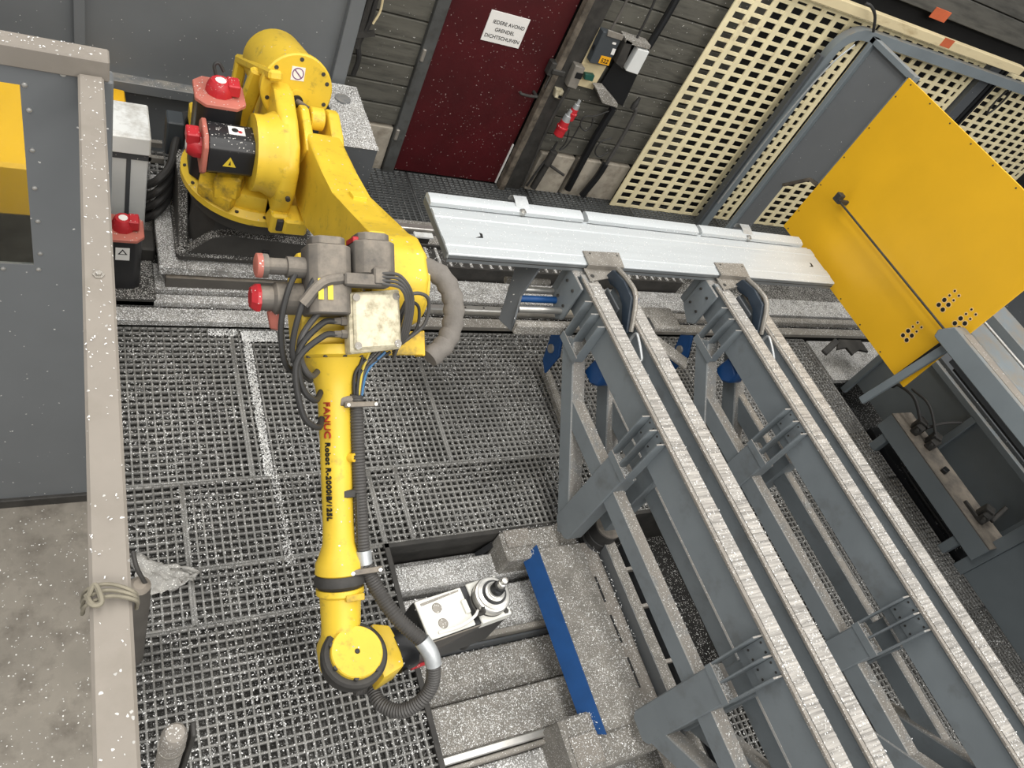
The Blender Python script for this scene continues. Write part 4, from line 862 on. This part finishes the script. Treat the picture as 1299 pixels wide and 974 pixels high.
sb_ = thing('saw_bed', 'row of grey machine bed profiles behind the guide beam at the right edge', 'machine bed', (5.2, .6, 0))
for (x0, x1, z0, z1, m_) in ((4.81, 4.87, 1.36, 1.42, 'panel_deep'), (4.87, 5.11, 1.38, 1.47, 'machine_grey'), (5.12, 5.135, 1.38, 1.48, 'steel_bright'), (5.15, 5.33, 1.34, 1.41, 'panel_deep'), (5.33, 5.58, 1.38, 1.47, 'machine_grey')):
    bx('profile', m_, sb_, x0, x1, -1.2, 2.05, z0, z1, .006)
for y in (1.15, .88): bx('stop', 'machine_grey', sb_, 4.82, 4.98, y, y + .05, 1.42, 1.51, .004)
for y in (-1.15, -.6): bx('bed_leg', 'panel_deep', sb_, 5.36, 5.46, y, y + .1, -.1, 1.40, .004)
bx('bed_crossbar', 'panel_deep', sb_, 4.81, 5.58, 1.9, 1.98, 1.33, 1.37, .004); bx('bed_crossbar', 'panel_deep', sb_, 4.81, 5.58, -.6, -.5, 1.33, 1.37, .004)
db = thing('door_bar', 'grey bar running up across the lower edge of the yellow board', 'bar', (4.57, 1.9, .9))
MB().bar(PX(1093, 508, 4.56), PX(1212, 434, 4.56), .05, .035, (1, 0, 0), .004).build('bar', 'machine_grey', db)
MB().bar(PX(1128, 484, 4.575), PX(1200, 432, 4.575), .02, .03, (1, 0, 0), .002).build('seal', 'black', db)
lf = thing('lever_fork', 'dark toothed lever fork lying on the track end below the yellow board', 'lever', (5.3, 2.75, .15))
MB().bar(PZ(1045, 448, .15), PZ(1062, 432, .22), .06, .03, bev=.008).prism([PZ(1062, 432, .2), PZ(1090, 433, .2), PZ(1100, 448, .2), PZ(1088, 445, .2), PZ(1080, 452, .2), PZ(1072, 442, .2), PZ(1060, 445, .2)], (0, 0, .02), .003).build('fork', 'dark_steel', lf)

# ================================================================== BACK LEFT: cabinet, boxes, motor, cables
cab = thing('steel_cabinet', 'grey steel cabinet with swarf covered top behind the robot', 'cabinet', (1.48, 4.1, 0))
bx('body', 'panel_deep', cab, 1.37, 1.595, 3.77, 4.425, .0, .795, .003); bx('top_plate', 'dust_dense', cab, 1.365, 1.60, 3.765, 4.43, .795, .80, .002)
MB().lathe((1.47, 4.25, .80), (0, 0, 1), [(0, .05), (.012, .05), (.014, .042)], 24).build('cap', 'panel_grey', cab)
wb = thing('control_box', 'white control box with grey frame standing beside the fence post', 'box', (.23, 3.6, .2))
bx('body', 'white_plastic', wb, .135, .325, 3.60, 3.85, .12, .80, .006); bx('front_cap', 'white_plastic', wb, .130, .33, 3.56, 3.86, .70, .81, .008)
bx('front_bar', 'panel_deep', wb, .135, .325, 3.592, 3.602, .645, .70, .002); bx('centre_bar', 'panel_deep', wb, .222, .243, 3.592, 3.602, .14, .65, .002)
yb = thing('yellow_cover', 'small crumpled yellow cover beside the fence post', 'cover', (.2, 4.3, .3))
a = PY(138, 125, 4.3); b_ = PY(160, 163, 4.3); MB().prism([(.05, 4.3, b_.z), (b_.x + .02, 4.3, b_.z), (b_.x - .01, 4.29, a.z), (.05, 4.31, a.z)], (0, .12, 0), .01, 2).build('sheet', 'board_yellow', yb)
sl = MB()
for k in range(5): sl.box(.20 + .04 * k, .22 + .04 * k, 4.05, 4.35, .30, .33)
sl.box(.18, .45, 4.05, 4.08, .29, .325); sl.box(.18, .45, 4.2, 4.23, .29, .325); tag(sl.build('slotted_tray', 'steel_dull', None), 'slotted steel tray lying behind the white control box', 'tray')
tm = thing('track_motor', 'black vertical drive motor with a dusty red top near the fence rail', 'motor', (.18, 3.12, .1))
mm = motor(.195, 3.25, .10, (0, 0, 1), .36, .088, tm, nm='motor_body')
bx('warning_label', 'label_white', tm, .16, .225, 3.160, 3.1615, .335, .42, 0)
MB().prism([(.170, 3.1595, .375), (.215, 3.1595, .375), (.1925, 3.1595, .412)], (0, -.0008, 0)).build('hazard_triangle', 'ink', tm); MB().prism([(.180, 3.1585, .380), (.205, 3.1585, .380), (.1925, 3.1585, .402)], (0, -.0006, 0)).build('hazard_field', 'label_white', tm)
bx('mount', 'cast_dark', tm, .10, .36, 3.10, 3.40, .05, .12, .01)
labs = ('topmost of four black cables between control box and robot', 'second from top of four black cables between control box and robot', 'third from top of four black cables between control box and robot', 'lowest of four black cables between control box and robot')
for i in range(4):
    z = .55 - .08 * i
    tag(MB().tube([(.33, 3.64, z - .1), (.38, 3.60, z - .02), (.44, 3.68, z + .02), (.48, 3.85, z + .06), (.54, 4.05 + .02 * i, z + .1), (.62, 4.08, .55)], .022, 10).build('power_cable', 'rubber', None), labs[i], 'cable', 'cables behind the robot base')
cbk = thing('cable_connector', 'dark grey connector block with yellow fitting behind the robot base', 'connector', (.5, 3.95, .5))
MB().box(.43, .52, 3.86, 3.98, .50, .72, .008).build('block', 'plastic_grey', cbk); bx('yellow_fitting', 'robot_yellow', cbk, .53, .60, 3.78, 3.88, .76, .86, .01)

q = PZ(537, 300, .22); wl_ = thing('white_clip', 'small white plastic clip on the chain tray beside the robot elbow', 'clip', (q.x, q.y, .2))
bx('clip', 'white_plastic', wl_, q.x - .07, q.x + .07, q.y - .02, q.y + .03, .215, .235, .004); bx('foot', 'dark_steel', wl_, q.x - .05, q.x + .05, q.y - .01, q.y + .02, .1, .215, .002)

# ================================================================== WALL ELECTRICS right of the door
def W(px, py, y=4.66): return PY(px, py, y)
def plate(name, m, parent, corners, y, th, bev=.003):
    return MB().prism([PY(px, py, y) for px, py in corners], (0, th, 0), bev).build(name, m, parent)
eb = thing('socket_board', 'plywood board with switchgear on the wall beside the red door', 'board', W(755, 75))
plate('plywood', 'wood', eb, ((761, 36), (792, 46), (752, 114), (720, 105)), 4.66, .02)
ctl = thing('control_unit', 'dark grey control unit with orange 522 label on the plywood board', 'control unit', W(765, 65, 4.6))
plate('body', 'plastic_grey', ctl, ((766, 40), (790, 48), (771, 85), (748, 80)), 4.58, .07, .006)
plate('top_bracket', 'steel_dull', ctl, ((772, 38), (792, 45), (789, 52), (770, 46)), 4.57, .012)
plate('orange_label', 'orange_label', ctl, ((763, 70.5), (775.5, 73.5), (772, 83.5), (759, 80)), 4.576, .003, 0)
plate('white_label', 'label_white', ctl, ((777.5, 61.5), (781.5, 62.5), (778.5, 70), (774.5, 69)), 4.576, .003, 0); plate('white_label', 'label_white', ctl, ((777.5, 53.5), (782, 54.5), (781, 57), (776.5, 56)), 4.576, .003, 0)
q = PY(762.5, 78.5, 4.574); text('number', '522', .046, (q.x - .008, 4.574, q.z - .004), (1, 0, 0), (0, 0, 1), 'ink', ctl, .0008)
plate('side_bracket', 'black', ctl, ((761, 50), (765, 51), (756, 66), (752, 64)), 4.60, .03)
gc2 = thing('terminal_clip', 'small dark green terminal clip under the control unit', 'terminal', W(748, 98))
plate('clip', 'green', gc2, ((743, 94), (755, 96), (752, 104), (741, 101)), 4.61, .04, .005)
jb1 = thing('junction_box', 'dusty grey junction box with dark opening left of the plywood board', 'box', W(730, 97))
plate('box', 'steel_dull', jb1, ((731, 83), (743, 87), (731, 114), (719, 110)), 4.60, .08, .006); plate('opening', 'black', jb1, ((732, 92), (740, 94), (737, 101), (729, 99)), 4.595, .006, .001)
sk = thing('wall_socket', 'small cream wall socket beside the door post', 'socket', W(710, 118))
plate('body', 'cream', sk, ((706, 113), (716, 116), (712, 127), (703, 124)), 4.62, .05, .006); plate('hole', 'black', sk, ((709, 121), (713, 122), (711.5, 125), (708, 124)), 4.616, .005, 0)
bkt = thing('wall_shelf', 'black wall shelf with dusty top edges right of the control unit', 'shelf', W(795, 90))
plate('back', 'black', bkt, ((796, 48), (826, 58), (790, 135), (757, 115), (775, 86)), 4.66, .02); plate('divider', 'dark_steel', bkt, ((795, 50), (803, 54), (790, 88), (781, 80)), 4.56, .10)
plate('top_edge', 'dust', bkt, ((794, 48), (826, 58), (824, 63), (793, 55)), 4.56, .10); plate('foot_edge', 'dust', bkt, ((756, 112), (768, 113), (784, 132), (783, 137), (764, 131)), 4.56, .08)
wbx = thing('white_box', 'white narrow box standing in the black wall shelf', 'box', W(810, 78))
plate('box', 'white_plastic', wbx, ((810, 62), (824, 66), (809, 95), (794, 90)), 4.555, .06, .004)
for i, (lab, pts, r, m_) in enumerate((('thick dark conduit rising from the floor below the wall shelf', ((778, 137), (752, 180), (720, 240)), .032, 'black'),
        ('black wall conduit running up from the wall shelf to the top edge', ((822, 60), (845, 22), (860, -5)), .028, 'black'),
        ('twin grey cables running up the wall above the control unit', ((775, 38), (785, 20), (798, -5)), .010, 'motor_grey'),
        ('thin black cable running up the wall above the wall shelf', ((806, 52), (822, 20), (833, -5)), .009, 'rubber'),
        ('bent dark hose hanging from the wall right of the shelf', ((804, 134), (806, 142), (796, 162), (780, 190), (768, 210)), .016, 'hose'),
        ('dark pipe standing against the concrete skirting below the hose', ((768, 208), (757, 225), (738, 248)), .030, 'black'),
        ('black cable hanging from the red connector to the floor', ((707, 180), (697, 197), (683, 215), (668, 236)), .010, 'rubber'),
        ('thin black cable loop hanging below the red connector', ((722, 165), (718, 180), (710, 190), (718, 186), (728, 172), (735, 160)), .006, 'rubber'),
        ('grey conduit running down the wall from the junction box', ((722, 112), (700, 150), (663, 236)), .012, 'dark_steel'),
        ('thin grey cable looping from shelf to wall in front of the conduit', ((772, 141), (755, 147), (742, 148), (736, 158), (742, 166), (750, 160), (752, 150)), .006, 'rubber'),
        ('slim cable hanging in a curve over the planks beside the hose', ((776, 175), (762, 180), (755, 192), (760, 199), (772, 193)), .006, 'rubber'))):
    tag(MB().tube([PY(px, py, 4.63 - .004 * i) for px, py in pts], r, 10).build('wall_cable' if r < .02 else 'wall_conduit', m_, None), lab, 'cable' if r < .02 else 'conduit')
q = PY(806, 135, 4.6); tag(MB().lathe((q.x, 4.62, q.z - .04), (.1, 0, 1), [(0, .02), (.05, .025), (.07, .018), (.11, .012)], 12).build('hose_end', 'rubber', None), 'black hose end fitting on the planks right of the shelf', 'fitting')
for lab, px, py, s in (('red plug connector with clear collar hanging left of the cable loop', 714, 160, 1.0), ('smaller red plug connector tucked behind the larger one', 727, 143, .75)):
    c = PY(px, py, 4.58); u = (PY(px + 8, py - 15, 4.58) - c).normalized(); k = thing('plug_connector', lab, 'plug', c)
    MB().lathe(c - u * .09 * s, u, [(0, .030 * s), (.01, .042 * s), (.07 * s, .042 * s), (.075 * s, .048 * s), (.09 * s, .048 * s), (.095 * s, .04 * s), (.14 * s, .036 * s)], 18).build('body', 'red_cap', k)
    MB().lathe(c + u * .05 * s, u, [(0, .034 * s), (.05 * s, .030 * s), (.055 * s, .02 * s), (.10 * s, .016 * s)], 16).build('collar', 'silver', k)
hm = thing('hanging_hammer', 'dark hammer like tool hanging before the concrete skirting', 'tool', W(700, 200))
c0_, c1_ = PY(703, 192, 4.6), PY(694, 208, 4.6); MB().cyl(c0_, c1_, .035, n=14).build('head', 'dark_steel', hm); MB().cyl(PY(698, 210, 4.6), PY(715, 222, 4.6), .012, n=10).build('handle', 'dark_steel', hm)
MB().cyl(PY(694, 208, 4.62), PY(676, 238, 4.62), .028, n=12).build('stand', 'dark_steel', hm)
cr = thing('corner_cables', 'bundle of dusty cables running down the gap beside the grey cladding', 'cable', PY(460, 60, 4.6))
for i, (pts, r, m_) in enumerate((((( 478, -3), (468, 30), (455, 55), (455, 75), (448, 95)), .018, 'rubber'), (((486, -3), (482, 15), (473, 30)), .008, 'wood'), (((470, -3), (460, 30), (452, 60)), .022, 'dark_steel'))):
    MB().tube([PY(px, py, 4.62) for px, py in pts], r, 8).build('cable', m_, cr)
MB().bar(PY(440, 45, 4.60), PY(475, 42, 4.60), .03, .03).build('bracket', 'dark_steel', cr)

# ================================================================== LOOSE SWARF (aluminium chips, uncountable)
def scatter(name, rects, parent=None, smin=.003, smax=.011):
    P = []
    for (x0, x1, y0, y1, z, n, clump) in rects:
        p = np.stack([RNG.uniform(x0, x1, n), RNG.uniform(y0, y1, n), np.full(n, z) + RNG.uniform(.0005, .004, n)], 1)
        if clump:
            keep = (np.sin(p[:, 0] * 9.1 + 2 * np.sin(p[:, 1] * 5)) * np.cos(p[:, 1] * 7.7 + p[:, 0] * 3) + RNG.uniform(-1, 1, n)) > -.2; p = p[keep]
        P.append(p)
    P = np.concatenate(P); n = len(P)
    th = RNG.uniform(0, 2 * np.pi, n); L = RNG.uniform(smin, smax, n) * RNG.uniform(.5, 1, n); Wd = np.minimum(L * RNG.uniform(.25, .6, n), .004)
    d = np.stack([np.cos(th), np.sin(th), RNG.uniform(-.25, .5, n)], 1); s = np.stack([-np.sin(th), np.cos(th), RNG.uniform(-.5, .5, n)], 1)
    cv = np.stack([np.zeros(n), np.zeros(n), L * RNG.uniform(-.1, .5, n)], 1)
    a = P - d * L[:, None] / 2; b = P + cv; c = P + d * L[:, None] / 2; o_ = s * (Wd / 2)[:, None]
    V = np.stack([a - o_, a + o_, b - o_, b + o_, c - o_, c + o_], 1).reshape(-1, 3)
    k = np.arange(n)[:, None] * 6; F = np.concatenate([k + np.array([[0, 1, 3, 2]]), k + np.array([[2, 3, 5, 4]])], 0)
    o = fast_mesh(name, V, F, 'swarf', parent); o['kind'] = 'stuff'; return o
gr = [(g[0], g[1], g[2], g[3], -.001, int((g[1] - g[0]) * (g[3] - g[2]) * 5500), True) for g in G]
gr += [(.05, 1.34, -.3, 3.0, -.055, 12000, True), (1.34, 5.6, 1.55, 3.0, -.07, 14000, True), (3.5, 5.6, .2, 1.55, -.10, 4000, True), (2.8, 3.45, .5, 1.5, -.418, 1500, True), (.80, .845, 2.0, 2.97, .0, 2600, False), (.80, 1.0, 2.90, 2.98, .0, 1500, False), (.825, .87, 1.50, 2.0, .0, 800, True), (.62, .78, 2.94, 2.99, .0, 400, True)]
o = scatter('floor_swarf', gr); tag(o, 'loose silvery aluminium swarf scattered over the floor grating', 'swarf')
o = scatter('track_swarf', [(.1, 6.9, 2.99, 3.09, .066, 3500, True), (.1, 6.9, 3.19, 3.39, .106, 9000, False), (.38, 1.45, 3.22, 3.99, .251, 5000, False), (.47, 1.24, 3.27, 3.4, .316, 900, False), (.1, .38, 3.1, 4.0, .06, 2500, False), (.1, 1.3, 4.03, 4.5, .0, 3000, True), (1.37, 1.60, 3.77, 4.42, .801, 2500, False), (1.45, 4.3, 3.42, 3.6, .195, 1500, True), (1.9, 6, 3.65, 4.0, .09, 3000, True)])
tag(o, 'bright aluminium swarf heaped on the robot track and carriage', 'swarf')
o = scatter('pit_swarf', [(1.37, 2.45, 1.34, 1.47, -.149, 1600, False), (1.37, 2.45, 1.05, 1.3, -.189, 2400, False), (1.37, 2.45, .77, 1.0, -.269, 2500, False), (1.37, 2.45, .53, .74, -.169, 2500, False), (1.37, 2.45, .1, .45, -.219, 2500, False), (2.17, 2.56, .4, 1.37, .051, 2600, True), (1.98, 2.45, 1.35, 1.52, .035, 500, False), (1.96, 2.45, .27, .51, .035, 700, False), (2.45, 2.72, .2, 1.5, -.355, 1500, False)])
tag(o, 'fine aluminium swarf lying on the covers in the floor pit', 'swarf')
o = scatter('rail_swarf', [(.006, .06, -.1, 1.93, 2.161, 260, True), (-.6, .07, 1.95, 2.0, 2.201, 90, False), (-1.2, .0, .2, 1.9, .001, 700, True), (1.46 - 1.3, 1.44, 4.44, 4.5, .551, 500, True)], None, .002, .006)
tag(o, 'sparse aluminium chips lying on the fence rails and concrete floor', 'swarf')
fs = []
for x0 in (2.366, 3.366):
    fs += [(x0 - .035, x0 + .03, -.6, 2.0, .651, 700, True), (x0 + .24, x0 + .29, -.6, 2.0, .651, 260, True), (x0, x0 + .095, -.3, 2.45, 1.107, 350, True), (x0 + .2, x0 + .295, -.3, 2.4, 1.107, 300, True)]
    for yc in (1.45, .36, 2.19): fs.append((x0 - .045, x0 + .008, yc - .08, yc + .08, .763 if yc < 2 else .811, 120, False))
o = scatter('frame_swarf', fs); tag(o, 'aluminium chips caught on ledges and beams of the grey support frames', 'swarf')
